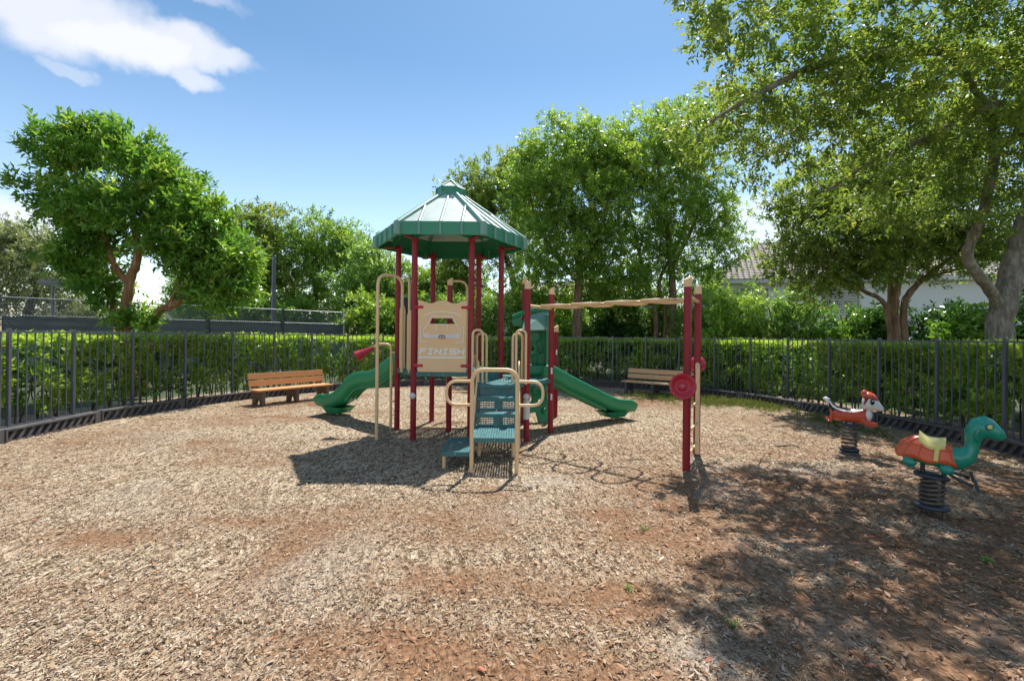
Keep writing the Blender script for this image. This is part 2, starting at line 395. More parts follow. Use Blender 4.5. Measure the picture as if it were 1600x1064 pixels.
def patches(x, y):
    soil = np.clip((fbm(_n3, x*.6+7, y*.9+3, 5)-.50)*3.6, 0, 1)*.85
    soil = np.maximum(soil, np.clip((x-.3)/2.2, 0, 1)*np.clip((9-y)/3, 0, 1)*np.clip((fbm(_n2, x*.8, y*1.3, 4)-.30)*4, 0, 1)*.95)
    w = .6+.8*fbm(_n1, x*2.2, y*2.2, 3)
    for cx, cy, rx, ry, a in SOILSPOTS: soil = np.maximum(soil, a*np.exp(-(((x-cx)/rx)**2+((y-cy)/ry)**2))*w)
    sand = np.clip((fbm(_n1, x*.7+50, y*.7+11, 4)-.64)*3, 0, .35)
    for cx, cy, rx, ry, a in SANDSPOTS: sand = np.maximum(sand, a*np.exp(-(((x-cx)/rx)**2+((y-cy)/ry)**2))*w)
    soil = soil*np.clip(.35+1.3*fbm(_n2, x*5.5+3, y*5.5+8, 3), 0, 1.15)
    return np.clip(soil, 0, 1), np.clip(sand, 0, 1)
def ground_mat():
    m, nt, b = new_mat('lawn_soil'); f = noise(nt, .35, 6); f2 = noise(nt, 30, 4)
    c = ramp(nt, f, [(.3, (.045, .075, .02)), (.65, (.08, .10, .03)), (.85, (.13, .10, .06))]); c = mixc(nt, f2, c, (.03, .04, .012))
    nt.links.new(c, b.inputs['Base Color']); b.inputs['Roughness'].default_value = .95; bump(nt, b, f2, .6, .03); return m
def mulch_mat():
    m, nt, b = new_mat('wood_chip_mulch')
    s = nt.nodes.new('ShaderNodeAttribute'); s.attribute_name = 'soil'; d = nt.nodes.new('ShaderNodeAttribute'); d.attribute_name = 'sand'
    tc = nt.nodes.new('ShaderNodeTexCoord')
    def vor(scale, rot, st):
        mp = nt.nodes.new('ShaderNodeMapping'); mp.inputs['Rotation'].default_value = (0, 0, rot); mp.inputs['Scale'].default_value = st; nt.links.new(tc.outputs['Object'], mp.inputs[0])
        nz = nt.nodes.new('ShaderNodeTexNoise'); nz.inputs['Scale'].default_value = 14; nt.links.new(mp.outputs[0], nz.inputs['Vector'])
        ad = nt.nodes.new('ShaderNodeMix'); ad.data_type = 'RGBA'; ad.blend_type = 'LINEAR_LIGHT'; ad.inputs['Factor'].default_value = .05
        nt.links.new(mp.outputs[0], ad.inputs['A']); nt.links.new(nz.outputs['Color'], ad.inputs['B'])
        v = nt.nodes.new('ShaderNodeTexVoronoi'); v.inputs['Scale'].default_value = scale; nt.links.new(ad.outputs['Result'], v.inputs['Vector']); return v
    v1 = vor(38, .5, (1, .4, 1)); v2 = vor(30, 1.9, (1, .45, 1))
    sep = nt.nodes.new('ShaderNodeSeparateColor'); nt.links.new(v1.outputs['Color'], sep.inputs[0])
    chip = ramp(nt, sep.outputs['Red'], [(0, (.10, .064, .036)), (.3, (.27, .19, .115)), (.65, (.44, .345, .225)), (1, (.60, .50, .36))])
    soilc = ramp(nt, noise(nt, 25, 6, .7), [(.28, (.10, .052, .026)), (.5, (.24, .130, .068)), (.75, (.38, .235, .14))])
    sandc = ramp(nt, noise(nt, 60, 4, .7), [(.3, (.30, .25, .195)), (.7, (.52, .455, .37))])
    mr = nt.nodes.new('ShaderNodeMath'); mr.operation = 'MULTIPLY'; mr.use_clamp = True; nt.links.new(s.outputs['Fac'], mr.inputs[0]); mr.inputs[1].default_value = 1.25
    c = mixc(nt, mr.outputs[0], chip, soilc); c = mixc(nt, d.outputs['Fac'], c, sandc)
    nt.links.new(c, b.inputs['Base Color']); b.inputs['Roughness'].default_value = .95; b.inputs['Specular IOR Level'].default_value = .2
    h = nt.nodes.new('ShaderNodeMath'); h.operation = 'ADD'; nt.links.new(v1.outputs['Distance'], h.inputs[0]); nt.links.new(v2.outputs['Distance'], h.inputs[1])
    bump(nt, b, h.outputs[0], .8, .03); return m
def col_mat(name, rough=.8, trans=0):
    m, nt, b = new_mat(name); a = nt.nodes.new('ShaderNodeAttribute'); a.attribute_name = 'col'
    f = noise(nt, 220, 2, .5); c = mixc(nt, .35, a.outputs['Color'], ramp(nt, f, [(.3, (.35, .33, .3)), (.7, (1.25, 1.2, 1.15))]), 'MULTIPLY')
    nt.links.new(c, b.inputs['Base Color']); b.inputs['Roughness'].default_value = rough; b.inputs['Specular IOR Level'].default_value = .25; return m
M['lawn'] = ground_mat(); M['mulch'] = mulch_mat(); M['chips'] = col_mat('wood_chip')
gr = MB(); gr.add([(-160, -60, -.06), (160, -60, -.06), (160, 200, -.06), (-160, 200, -.06)], [(0, 1, 2, 3)])
tag(gr.build('ground', M['lawn']), kind='structure')
bedpoly = np.array([(p.x, p.y) for p in offset_path(CURB, 2.3)])
gx = np.arange(-11.4, 11.4, .11); gy = np.arange(1.05, 20.8, .11)
X, Y = np.meshgrid(gx, gy, indexing='ij'); Zg = height(X, Y); so, sa = patches(X, Y)
nx, ny = X.shape; idx = np.arange(nx*ny).reshape(nx, ny)
Q = np.stack([idx[:-1, :-1], idx[1:, :-1], idx[1:, 1:], idx[:-1, 1:]], -1).reshape(-1, 4)
mid = inside((X[:-1, :-1]+.055).ravel(), (Y[:-1, :-1]+.055).ravel(), bedpoly)
bed = np_mesh('mulch_bed', np.stack([X, Y, Zg], -1).reshape(-1, 3), Q[mid], M['mulch'], attrs={'soil': ('POINT', so.ravel()), 'sand': ('POINT', sa.ravel())}, smooth=True)
tag(bed, kind='structure')

def chips():
    rng = np.random.default_rng(11); allV = []; allQ = []; allC = []; nv = 0
    PAL = np.array([(.54, .46, .345), (.47, .385, .28), (.39, .30, .205), (.29, .205, .13), (.17, .11, .066), (.61, .54, .435), (.44, .265, .135), (.10, .066, .044), (.50, .445, .37)])*np.array([1.0, .915, .86])
    PR = np.array([.16, .15, .13, .12, .13, .12, .04, .09, .06]); PRs = np.array([.07, .10, .15, .19, .17, .03, .16, .10, .03])
    for y0, y1, dens, lmin, lmax, rich in ((1.4, 3.4, 5600, .009, .038, True), (3.4, 5.6, 3000, .010, .040, True), (5.6, 8.6, 1400, .016, .045, False), (8.6, 17.6, 260, .026, .06, False)):
        xm = min(8.6, 1.22*y1+1.0); n = int(dens*(y1-y0)*2*xm)
        x = rng.uniform(-xm, xm, n); y = rng.uniform(y0, y1, n)
        k = (np.abs(x) < 1.22*y+1.0) & inside(x, y, curb_np[::4]); x, y = x[k], y[k]
        so, sa = patches(x, y)
        k = rng.random(len(x)) > np.maximum(so*.88, sa*.7); x, y, so, sa = x[k], y[k], so[k], sa[k]; n = len(x)
        L = lmin+(lmax-lmin)*rng.random(n)**2.6; W = L*rng.uniform(.16, .42, n)+.003
        yaw = rng.uniform(0, 2*PI, n); pit = rng.normal(0, .24, n); rol = rng.normal(0, .36, n)
        d = np.stack([np.cos(yaw)*np.cos(pit), np.sin(yaw)*np.cos(pit), np.sin(pit)], -1)
        s = np.stack([-np.sin(yaw)*np.cos(rol), np.cos(yaw)*np.cos(rol), np.sin(rol)], -1); nr = np.cross(d, s)
        c = np.stack([x, y, height(x, y)+.004+.012*rng.random(n)+np.abs(np.sin(pit))*L*.3], -1)
        l = (L/2)[:, None]*d; w = (W/2)[:, None]*s; t1 = rng.uniform(.3, 1, n)[:, None]; t2 = rng.uniform(.2, 1, n)[:, None]
        hgt = (W*rng.uniform(.15, .45, n))[:, None]*nr
        sk = (rng.uniform(-.25, .25, n)*L)[:, None]*d
        if rich:
            V = np.stack([c-l-w*t1-sk, c-l*1.0+hgt*.6, c-l+w*t1+sk, c+l-w*t2+sk, c+l+hgt, c+l+w*t2-sk], 1)
            q = np.array([[0, 3, 4, 1], [1, 4, 5, 2]])
        else:
            V = np.stack([c-l-w*t1, c+l-w*t2+sk, c+l+w*t2, c-l+w*t1-sk], 1); q = np.array([[0, 1, 2, 3]])
        m = V.shape[1]; Qd = (q[None]+(np.arange(n)*m)[:, None, None]+nv).reshape(-1, 4)
        r = rng.random(n); a = np.searchsorted(np.cumsum(PR), r).clip(0, 8); b_ = np.searchsorted(np.cumsum(PRs), r).clip(0, 8)
        pick = np.where(rng.random(n) < so*1.1, b_, a); col = PAL[pick]*rng.uniform(.85, 1.12, n)[:, None]
        allV.append(V.reshape(-1, 3)); allQ.append(Qd); allC.append(np.repeat(col, len(q), 0)); nv += n*m
    o = np_mesh('wood_chips', np.concatenate(allV), np.concatenate(allQ), M['chips'], attrs={'col': ('FACE', np.concatenate(allC))})
    tag(o, 'loose tan and grey wood chips covering the playground ground', 'wood chips', kind='stuff')
chips()

# ------------------------------------------------------------------ edging timbers
edg = thing('border_edging', 'low black plastic border edging with slanted ribs around the mulch', 'edging', (0, 17.9, 0))
TL = 1.95
def timber_mesh():
    b = MB(); L = TL-.03; z0, z1 = -.1, .24
    b.box((0, .10, z1-.022), (L, .17, .044), bev=.012)                   # cap
    b.box((0, .11, (z0+z1)/2-.03), (L, .05, z1-z0-.05))                  # recessed web
    b.box((0, .065, .012), (L, .05, .05), bev=.01)                       # foot ledge
    n = 11
    for i in range(n):                                                   # slanted ribs
        x = -L/2+.12+(L-.3)*i/(n-1)
        Mr = Matrix.Rotation(.62, 3, 'Y')
        b.box((x, .062, .105), (.05, .07, .21), M=Mr)
    b.box((L/2-.06, .075, .10), (.13, .12, .2), bev=.012); b.box((-L/2+.02, .07, .11), (.04, .11, .2), bev=.01)
    b.box((L/2+.0, .09, .10), (.12, .09, .10), bev=.012)                 # joint knuckle
    b.tube([(L/2-.06, .10, .2), (L/2-.06, .10, .262)], .022, 8); b.tube([(0, .10, .2), (0, .10, .258)], .022, 8)
    return b.mesh('timber')
tm = timber_mesh(); tm.materials.append(M['edging'])
cp = resample(CURB, TL, 1.23)
for i in range(len(cp)-1):
    a, b = cp[i], cp[i+1]; m = (a+b)/2; ang = math.atan2(b.y-a.y, b.x-a.x)
    place('timber', tm, edg, m-Vector((0, 17.9, 0))+Vector((0, 0, random.uniform(-.012, .008))), (0, 0, ang))

# ------------------------------------------------------------------ black picket fence
fen = thing('metal_fence', 'black metal picket fence curving around the playground', 'fence', (0, 18.5, 0))
fp = resample(FENCE, 1.27, .35)
pm = MB().box((0, 0, .93), (.055, .055, 1.96), bev=.004).mesh('post'); pm.materials.append(M['black'])
pk = MB().box((0, 0, .985), (.019, .019, 1.69)).mesh('picket'); pk.materials.append(M['black'])
F0 = Vector((0, 18.5, 0))
for i, p in enumerate(fp):
    t = fp[min(i+1, len(fp)-1)]-fp[max(i-1, 0)]; place('post', pm, fen, p-F0, (0, 0, math.atan2(t.y, t.x)))
    if i == len(fp)-1: break
    q = fp[i+1]; m = (p+q)/2-F0; ln = (q-p).length; a = math.atan2(q.y-p.y, q.x-p.x)
    if i == 0:
        rt = MB().box((0, 0, 0), (ln-.004, .040, .032), bev=.004).mesh('top_rail'); rt.materials.append(M['black'])
        rb = MB().box((0, 0, 0), (ln-.054, .034, .030)).mesh('bottom_rail'); rb.materials.append(M['black'])
    sx = ln/1.27
    place('top_rail', rt, fen, m+Vector((0, 0, 1.845)), (0, 0, a)); place('bottom_rail', rb, fen, m+Vector((0, 0, .155)), (0, 0, a))
    for k in range(1, 8): place('picket', pk, fen, p.lerp(q, k/8)-F0, (0, 0, a))

# ------------------------------------------------------------------ foliage
def unit(a): return a/np.maximum(1e-9, np.linalg.norm(a, axis=-1, keepdims=True))
def leaf_arrays(P, T, Ls, k, L, W, rng, crnd, flat=.7, droop=0.0, open_=.9):
    """k leaves up each shoot (start P, direction T, length Ls): folded rhombic blades"""
    S = len(P); i = np.arange(k); t = (i+.6)/k
    U = unit(np.cross(T, np.array([.31, .17, .93])+rng.normal(0, .2, (S, 3)))); V = np.cross(T, U)
    ang = i[None]*2.4+rng.uniform(0, 6.28, (S, 1))+rng.normal(0, .3, (S, k))
    rad = U[:, None]*np.cos(ang)[..., None]+V[:, None]*np.sin(ang)[..., None]
    pos = P[:, None]+T[:, None]*(Ls[:, None]*t[None])[..., None]
    d = unit(T[:, None]*(.45+.5*t[None, :, None])+rad*open_+rng.normal(0, .22, (S, k, 3))+np.array([0, 0, -droop]))
    up = np.array([0, 0, 1.0])*flat+rng.normal(0, .45, (S, k, 3))
    side = unit(np.cross(d, up)); nr = np.cross(side, d)
    ll = L*rng.uniform(.65, 1.25, (S, k)); ww = W*rng.uniform(.75, 1.2, (S, k))
    l = ll[..., None]; w = ww[..., None]*.5
    bend = nr*(l*rng.uniform(-.12, .05, (S, k))[..., None])
    v = np.stack([pos, pos+d*l*.42+side*w+nr*w*.35, pos+d*l+bend, pos+d*l*.42-side*w+nr*w*.35], 2)
    r = np.clip(.5*rng.random((S, k))+.5*crnd[:, None]+.12*(t[None]-.5), 0, 1)
    return v.reshape(-1, 3), r.ravel()
def leaf_object(name, v, r, mat, parent=None, off=None):
    q = np.arange(len(v)).reshape(-1, 4)
    return np_mesh(name, v, q, mat, parent, {'rnd': ('FACE', r)}, off)
def at(u, v, d):
    """world point on the sight line of a photograph position at depth d (metres)"""
    a = math.atan(.01); du, dv = u-800, v-526
    return Vector(((du*math.cos(a)+dv*math.sin(a))/730*d, d, EYE-(-du*math.sin(a)+dv*math.cos(a))/730*d))
def tree(name, label, cat, base, trunks, lobes, leaf, bark, nclump, nshoot, k, L, W, spread, seed, droop=0., flat=.7, shell=.45, group=None, twig=.028, trunk_name='trunk', shoot=None, low=-1.0):
    rng = np.random.default_rng(seed); rnd = random.Random(seed)
    base = Vector(base); root = thing(name, label, cat, base, 0, group)
    tb = MB(); skel = []
    for pts, rs in trunks:
        pp = catmull(pts, per=6); m = len(pp); rr = []
        for i in range(m):
            f = i/(m-1)*(len(rs)-1); j = min(int(f), len(rs)-2); rr.append((rs[j]*(1-(f-j))+rs[j+1]*(f-j))*(1+rnd.uniform(-.07, .07)))
        pp = [p+Vector((rnd.uniform(-1, 1), rnd.uniform(-1, 1), 0))*rr[i]*.12 for i, p in enumerate(pp)]
        tb.tube(pp, rr, 10); skel += [(p, r) for p, r in zip(pp, rr)][m//4:]
    w = np.array([max(.1, l[3]*l[4]*l[5])**.67 for l in lobes]); w /= w.sum()
    cc = []; out = []
    for li, l in enumerate(lobes):
        n = max(2, int(round(nclump*w[li]))); z = rng.uniform(low, 1, n); a = rng.uniform(0, 2*PI, n); s = np.sqrt(1-z*z)
        dd = np.stack([s*np.cos(a), s*np.sin(a), z], -1); r = (shell+(1-shell)*rng.random(n)**.55)[:, None]
        R = np.array(l[3:6]); c = np.array(l[:3])
        bumpy = 1+.18*np.sin(a*3+li)*s+rng.normal(0, .13, n)
        cc.append(c+dd*R*r*bumpy[:, None]); out.append(unit(dd/R))
    cc = np.concatenate(cc); out = np.concatenate(out); n = len(cc)
    crnd = rng.random(n)
    P = np.repeat(cc, nshoot, 0)+rng.normal(0, 1, (n*nshoot, 3))*np.array([1, 1, .75])*spread
    O = np.repeat(out, nshoot, 0)
    T = unit(O*.55+np.array([0, 0, .30-droop])+rng.normal(0, .55, P.shape))
    Ls = (shoot or L*1.6)*rng.uniform(.6, 1.3, len(P))
    v, r = leaf_arrays(P-T*Ls[:, None]*.5, T, Ls, k, L, W, rng, np.repeat(crnd, nshoot), flat, droop*.8)
    cr = leaf_object('crown', v, r, M[leaf], root, base); cr['kind'] = 'stuff'
    if skel:
        m0 = len(skel); cap = m0+2*n; sp = np.full((cap, 3), 1e6); sp[:m0] = [tuple(p) for p, _ in skel]; sr = np.zeros(cap); sr[:m0] = [r for _, r in skel]; m = m0
        d0 = np.min(np.linalg.norm(cc[:, None]-sp[None, :m0], axis=2), axis=1)
        for i in np.argsort(d0):
            dist = np.linalg.norm(sp[:m]-cc[i], axis=1)+np.maximum(0, sp[:m, 2]-cc[i][2])*.6
            dist[m0:] += .12
            j = int(dist.argmin()); p0 = Vector(sp[j]); r0 = sr[j]; c = Vector(cc[i]); ln = (c-p0).length
            if ln < .12: continue
            midp = p0.lerp(c, .5)+Vector((rnd.uniform(-.14, .14), rnd.uniform(-.14, .14), rnd.uniform(-.04, .16)))*ln
            rr = min(r0*.75, twig*(.45+ln*.4)); tb.tube(catmull([p0, midp, c], per=3), [rr*(1-.12*q) for q in range(7)], 5, caps=False)
            sp[m] = midp; sr[m] = rr*.7; sp[m+1] = c; sr[m+1] = rr*.35; m += 2
    if tb.v: tb.build(trunk_name, M[bark], root)
    return root
def V3(*p): return Vector(p)
def hedge():
    rng = np.random.default_rng(5); base = np.array((0, 19.2, 0.0))
    root = thing('hedge', 'clipped leafy green hedge growing along the outside of the fence', 'hedge', tuple(base))
    path = offset_path(CURB, .58); pts = np.array([(p.x, p.y) for p in path]); seg = np.linalg.norm(np.diff(pts, axis=0), axis=1); cum = np.r_[0, np.cumsum(seg)]
    def frame(s):
        j = np.clip(np.searchsorted(cum, s)-1, 0, len(seg)-1); f = (s-cum[j])/seg[j]
        p = pts[j]*(1-f)[:, None]+pts[j+1]*f[:, None]; t = (pts[j+1]-pts[j])/seg[j][:, None]
        return p, np.stack([-t[:, 1], t[:, 0]], -1)                       # outward normal
    na, nb = lattice_noise(21), lattice_noise(22)
    Vs = []; Rs = []
    TOT = cum[-1]
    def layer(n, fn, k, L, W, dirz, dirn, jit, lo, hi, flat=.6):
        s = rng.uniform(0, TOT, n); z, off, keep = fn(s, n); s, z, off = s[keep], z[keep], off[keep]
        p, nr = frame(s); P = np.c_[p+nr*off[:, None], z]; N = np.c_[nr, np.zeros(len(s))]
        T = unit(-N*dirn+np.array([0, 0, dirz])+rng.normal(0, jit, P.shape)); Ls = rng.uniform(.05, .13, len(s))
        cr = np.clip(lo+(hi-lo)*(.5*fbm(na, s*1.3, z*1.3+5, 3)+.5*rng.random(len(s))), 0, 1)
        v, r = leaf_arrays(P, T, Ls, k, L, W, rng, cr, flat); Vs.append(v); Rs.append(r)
    def front(s, n):
        z = .14+1.50*rng.random(n)**.9; g = fbm(nb, s*2.6, z*2.9, 3); h = fbm(na, s*1.1+9, z*1.4, 3)
        keep = rng.random(n) < np.clip((g-.40)*7.0, .05, 1)*np.clip((z-.02)/.5, .25, 1)
        return z, .10+.40*(1-h)-.10*np.clip((g-.5)*4, 0, 1)+.10*rng.random(n), keep
    def top(s, n):
        return 1.57+.13*fbm(na, s*2, s*0, 2)+.06*rng.random(n), .10+.95*rng.random(n), np.ones(n, bool)
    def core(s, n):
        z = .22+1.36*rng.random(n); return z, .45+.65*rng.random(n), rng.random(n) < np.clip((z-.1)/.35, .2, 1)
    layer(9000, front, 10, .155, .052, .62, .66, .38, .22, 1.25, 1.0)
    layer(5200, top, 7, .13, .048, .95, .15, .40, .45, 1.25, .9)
    layer(5500, core, 7, .15, .06, .4, .3, .6, -.35, .2)  # inner leaves coloured darker, painting in the shade between clusters
    def sprout(s, n): return 1.66+.10*rng.random(n), .15+.7*rng.random(n), np.ones(n, bool)
    layer(140, sprout, 9, .11, .04, 1.4, .0, .2, .6, 1.2)
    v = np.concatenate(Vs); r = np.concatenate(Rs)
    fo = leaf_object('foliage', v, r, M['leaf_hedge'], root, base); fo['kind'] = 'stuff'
    st = MB(); s = np.arange(.2, TOT-.2, .34); p, nr = frame(s)
    for i in range(len(s)):
        b = Vector((p[i][0]+nr[i][0]*.55, p[i][1]+nr[i][1]*.55, -.05))
        for q in range(3):
            e = b+Vector((random.uniform(-.22, .22), random.uniform(-.22, .22), random.uniform(1.1, 1.5)))
            st.tube([b+Vector((random.uniform(-.04, .04), random.uniform(-.04, .04), 0)), b.lerp(e, .5)+Vector((random.uniform(-.06, .06), random.uniform(-.06, .06), 0)), e], [.016, .012, .006], 5, caps=False)
    st.build('stems', M['twig'], root)
hedge()

# ---- trees
def lobes_at(*L): return [(*at(u, v, d), rx, ry, rz) for u, v, d, rx, ry, rz in L]
# broad glossy tree to the left behind the hedge
D1 = 13.5
b1 = at(210, 520, D1); b1.z = 0
tree('broadleaf_tree', 'large glossy green tree with red-brown forked trunk behind the left fence', 'tree', b1,
     [([b1, at(196, 500, D1), at(203, 440, D1), at(215, 395, D1-.1), at(200, 300, D1), at(193, 235, D1)], [.16, .14, .12, .10, .07, .03]),
      ([at(202, 445, D1), at(182, 420, D1-.2), at(170, 392, D1-.3), at(150, 330, D1-.4), at(120, 270, D1-.2), at(95, 230, D1)], [.10, .085, .07, .06, .045, .02]),
      ([b1+V3(.25, 0, 0), at(240, 500, D1+.1), at(284, 470, D1), at(327, 432, D1), at(370, 400, D1+.2)], [.13, .11, .085, .07, .03]),
      ([at(262, 486, D1), at(280, 440, D1+.3), at(290, 380, D1+.4), at(280, 310, D1+.3), at(260, 250, D1)], [.08, .065, .055, .04, .02]),
      ([b1+V3(-.15, .1, 0), at(180, 490, D1+.2), at(165, 440, D1+.5), at(140, 390, D1+.6), at(110, 350, D1+.6)], [.11, .09, .07, .05, .02])],
     lobes_at((158, 223, D1, 0.85, 0.90, 0.64), (99, 243, D1, 0.77, 0.81, 0.59), (220, 258, D1, 0.85, 1.08, 0.77), (119, 318, D1, 1.02, 1.17, 0.64), (190, 338, D1-.3, 1.27, 1.44, 0.85), (270, 308, D1, 0.94, 1.17, 0.85),
              (144, 393, D1, 0.85, 1.08, 0.59), (300, 393, D1+.1, 1.02, 1.26, 0.77), (335, 398, D1, 0.89, 1.08, 0.68), (355, 448, D1, 0.64, 0.81, 0.47), (326, 458, D1, 0.68, 0.90, 0.42), (311, 340, D1, 0.95, 1.00, .80), (370, 415, D1, .65, .7, .6), (158, 458, D1, 0.47, 0.54, 0.47), (215, 498, D1-.1, 0.59, 0.54, 0.30), (124, 438, D1+.3, 0.42, 0.54, 0.42)),
     'leaf_bright', 'redbark', 520, 10, 8, .20, .078, .17, 31, flat=1.0)
# far pale tree at the left edge
D = 34
b = at(40, 520, D); b.z = 0
tree('pale_tree', 'pale grey-green spreading tree beyond the tennis court at the left edge', 'tree', b,
     [([b, at(45, 490, D), at(60, 450, D)], [.35, .3, .15]), ([b, at(90, 480, D), at(130, 470, D), at(180, 478, D)], [.25, .2, .14, .06])],
     lobes_at((20, 420, D, 3.2, 3, 2.6), (75, 415, D, 2.6, 2.6, 2.2), (-40, 400, D, 3, 3, 3), (110, 450, D, 1.8, 2, 1.4), (40, 385, D, 2.2, 2.2, 1.6), (30, 480, D+1, 4, 2, 1.4)),
     'leaf_grey', 'darkbark', 330, 9, 8, .30, .12, .42, 32, droop=.1)
# trees beyond the court, left of the play structure
D = 33
for nm, lab, u0, lb, lf, sd in (
    ('court_tree', 'olive green rounded tree beyond the court fence, right of the glossy tree', 400, [(395, 365, 0, 1.6, 1.6, 1.6), (420, 350, 0, 1.4, 1.5, 1.1), (380, 420, 0, 2, 2, 2), (430, 410, 0, 1.6, 1.6, 1.8), (405, 460, 0, 2.6, 2, 1.5)], 'leaf_olive', 33),
    ('court_tree', 'taller mid-green tree beyond the end of the court fence', 495, [(490, 370, 0, 1.7, 1.7, 1.4), (470, 400, 0, 1.7, 1.7, 1.6), (520, 390, 0, 1.7, 1.6, 1.6), (500, 440, 0, 2.4, 2, 2), (545, 375, 0, 1.1, 1.2, 1.0), (480, 485, 0, 2.4, 2, 1.3), (552, 420, 0, 1.4, 1.5, 1.6)], 'leaf_fig', 34),
    ('court_tree', 'pale green feathery tree seen left of the maroon roof posts', 590, [(585, 420, -3, 1.8, 1.7, 1.5), (560, 460, -3, 1.8, 1.7, 1.6), (620, 450, -3, 1.6, 1.5, 1.5), (590, 490, -3, 2.4, 1.8, 1.3), (640, 490, -3, 1.6, 1.4, 1.3)], 'leaf_pale', 35),
    ('court_tree', 'low green tree seen behind the beige car panel', 690, [(680, 465, -2, 1.8, 1.6, 1.5), (720, 455, -2, 1.6, 1.6, 1.5), (650, 480, -2, 1.5, 1.6, 1.2), (700, 500, -2, 2.4, 1.6, 1.2)], 'leaf_fig', 41),
    ('court_tree', 'green tree glimpsed between the forked stems of the glossy tree', 335, [(320, 450, 2, 1.6, 1.5, 1.2), (350, 430, 2, 1.6, 1.5, 1.4), (290, 470, 2, 1.4, 1.4, .9), (380, 450, 2, 1.6, 1.5, 1.4)], 'leaf_pale', 42)):
    b = at(u0, 525, D+lb[0][2]); b.z = 0
    tree(nm, lab, 'tree', b, [([b, at(u0-4, 480, D+lb[0][2]), at(u0+3, 420, D+lb[0][2]), at(u0, 370, D+lb[0][2])], [.24, .2, .13, .04])],
         [(*at(u, v, D+dd), rx*1.18, ry, rz*1.15) for u, v, dd, rx, ry, rz in lb], lf, 'darkbark', 310, 9, 8, .27, .105, .36, sd, droop=.05, group='trees beyond the court')
# olive tree directly behind the roof
D = 29
b = at(800, 520, D); b.z = 0
tree('olive_tree', 'yellowish olive tree with dark twisting branches behind the green roof', 'tree', b,
     [([b, at(806, 480, D), at(800, 430, D), at(780, 370, D), at(765, 300, D)], [.3, .26, .2, .14, .05]), ([at(805, 480, D), at(775, 460, D), at(745, 440, D), at(715, 400, D)], [.16, .13, .1, .04]), ([at(803, 470, D), at(830, 440, D), at(840, 390, D)], [.16, .12, .05])],
     lobes_at((765, 285, D, 1.92, 1.92, 1.53), (720, 300, D, 1.44, 1.56, 1.18), (745, 340, D, 2.16, 2.16, 1.53), (790, 330, D, 1.92, 1.92, 1.89), (820, 270, D, 1.56, 1.56, 1.53), (800, 390, D, 1.92, 1.92, 1.53), (720, 390, D, 1.92, 1.80, 1.42), (700, 440, D+1, 1.80, 1.56, 1.30)),
     'leaf_olive', 'darkbark', 400, 9, 8, .24, .095, .32, 36)
# the two big drooping fig trees
D = 22
b = at(902, 525, D); b.z = 0
tree('fig_tree', 'tall dense bright-green drooping tree with single pale trunk right of the roof', 'tree', b,
     [([b, at(903, 470, D), at(905, 420, D), at(898, 360, D), at(890, 290, D), at(885, 235, D)], [.24, .2, .18, .14, .1, .04]), ([at(905, 430, D), at(930, 380, D-.5), at(950, 320, D-.6), at(955, 260, D)], [.13, .11, .08, .03]), ([at(903, 440, D), at(870, 400, D), at(840, 350, D), at(825, 290, D)], [.12, .1, .07, .03])],
     lobes_at((880, 235, D, 1.80, 1.92, 1.30), (845, 265, D, 1.44, 1.68, 1.42), (925, 235, D, 1.80, 1.92, 1.30), (955, 265, D, 1.56, 1.68, 1.42), (840, 320, D, 1.56, 1.92, 1.65), (890, 310, D-.6, 2.04, 1.92, 1.77), (940, 330, D-.4, 1.80, 1.92, 1.77), (850, 385, D, 1.56, 1.80, 1.65), (905, 390, D-.6, 1.56, 1.56, 1.30), (950, 400, D, 1.56, 1.68, 1.53), (840, 440, D+.6, 1.32, 1.44, 1.06), (965, 450, D+1, 1.56, 1.44, 1.30), (930, 455, D+.8, 1.2, 1.1, .9), (820, 480, D+1.2, 1.1, 1, .9), (870, 470, D+1.4, 1.32, 1.20, 0.94)),
     'leaf_fig', 'figbark', 760, 10, 8, .19, .080, .27, 37, droop=.32, group='tall trees behind the back fence')
D = 23
b = at(1050, 525, D); b.z = 0
tree('fig_tree', 'tall tree with several thin pale trunks left of the house roof', 'tree', b,
     [([b, at(1052, 470, D), at(1048, 410, D), at(1040, 340, D), at(1030, 270, D), at(1020, 210, D)], [.2, .18, .16, .13, .09, .03]), ([b+V3(-.9, .3, 0), at(1025, 500, D), at(1012, 450, D), at(1000, 400, D), at(985, 330, D)], [.15, .13, .11, .09, .04]), ([at(1048, 420, D), at(1075, 370, D), at(1095, 330, D-.4), at(1130, 310, D-.5)], [.12, .1, .075, .03]), ([b+V3(-.4, .2, 0), at(1040, 490, D+.2), at(1030, 440, D+.2), at(1060, 380, D+.4), at(1085, 290, D)], [.12, .1, .09, .07, .03])],
     lobes_at((1010, 215, D, 1.80, 1.92, 1.42), (1060, 200, D, 1.56, 1.80, 1.42), (980, 260, D, 1.56, 1.80, 1.42), (1040, 260, D-.4, 2.04, 2.04, 1.53), (1090, 260, D, 1.44, 1.80, 1.53), (1000, 330, D-.3, 1.80, 1.80, 1.65), (1060, 330, D, 1.68, 1.92, 1.42), (1110, 330, D-.4, 1.32, 1.44, 1.18), (1140, 370, D-.4, 1.08, 1.20, 1.06), (1010, 400, D, 1.56, 1.68, 1.30), (1075, 395, D, 1.56, 1.56, 1.18), (1110, 410, D, 1.08, 1.20, 0.83), (1100, 450, D+.8, 1.2, 1.1, .9), (1040, 460, D+1.4, 1.3, 1.1, .9), (990, 450, D+1, 1.44, 1.20, 1.06)),
     'leaf_fig', 'figbark', 680, 10, 8, .185, .075, .28, 38, droop=.26, group='tall trees behind the back fence')
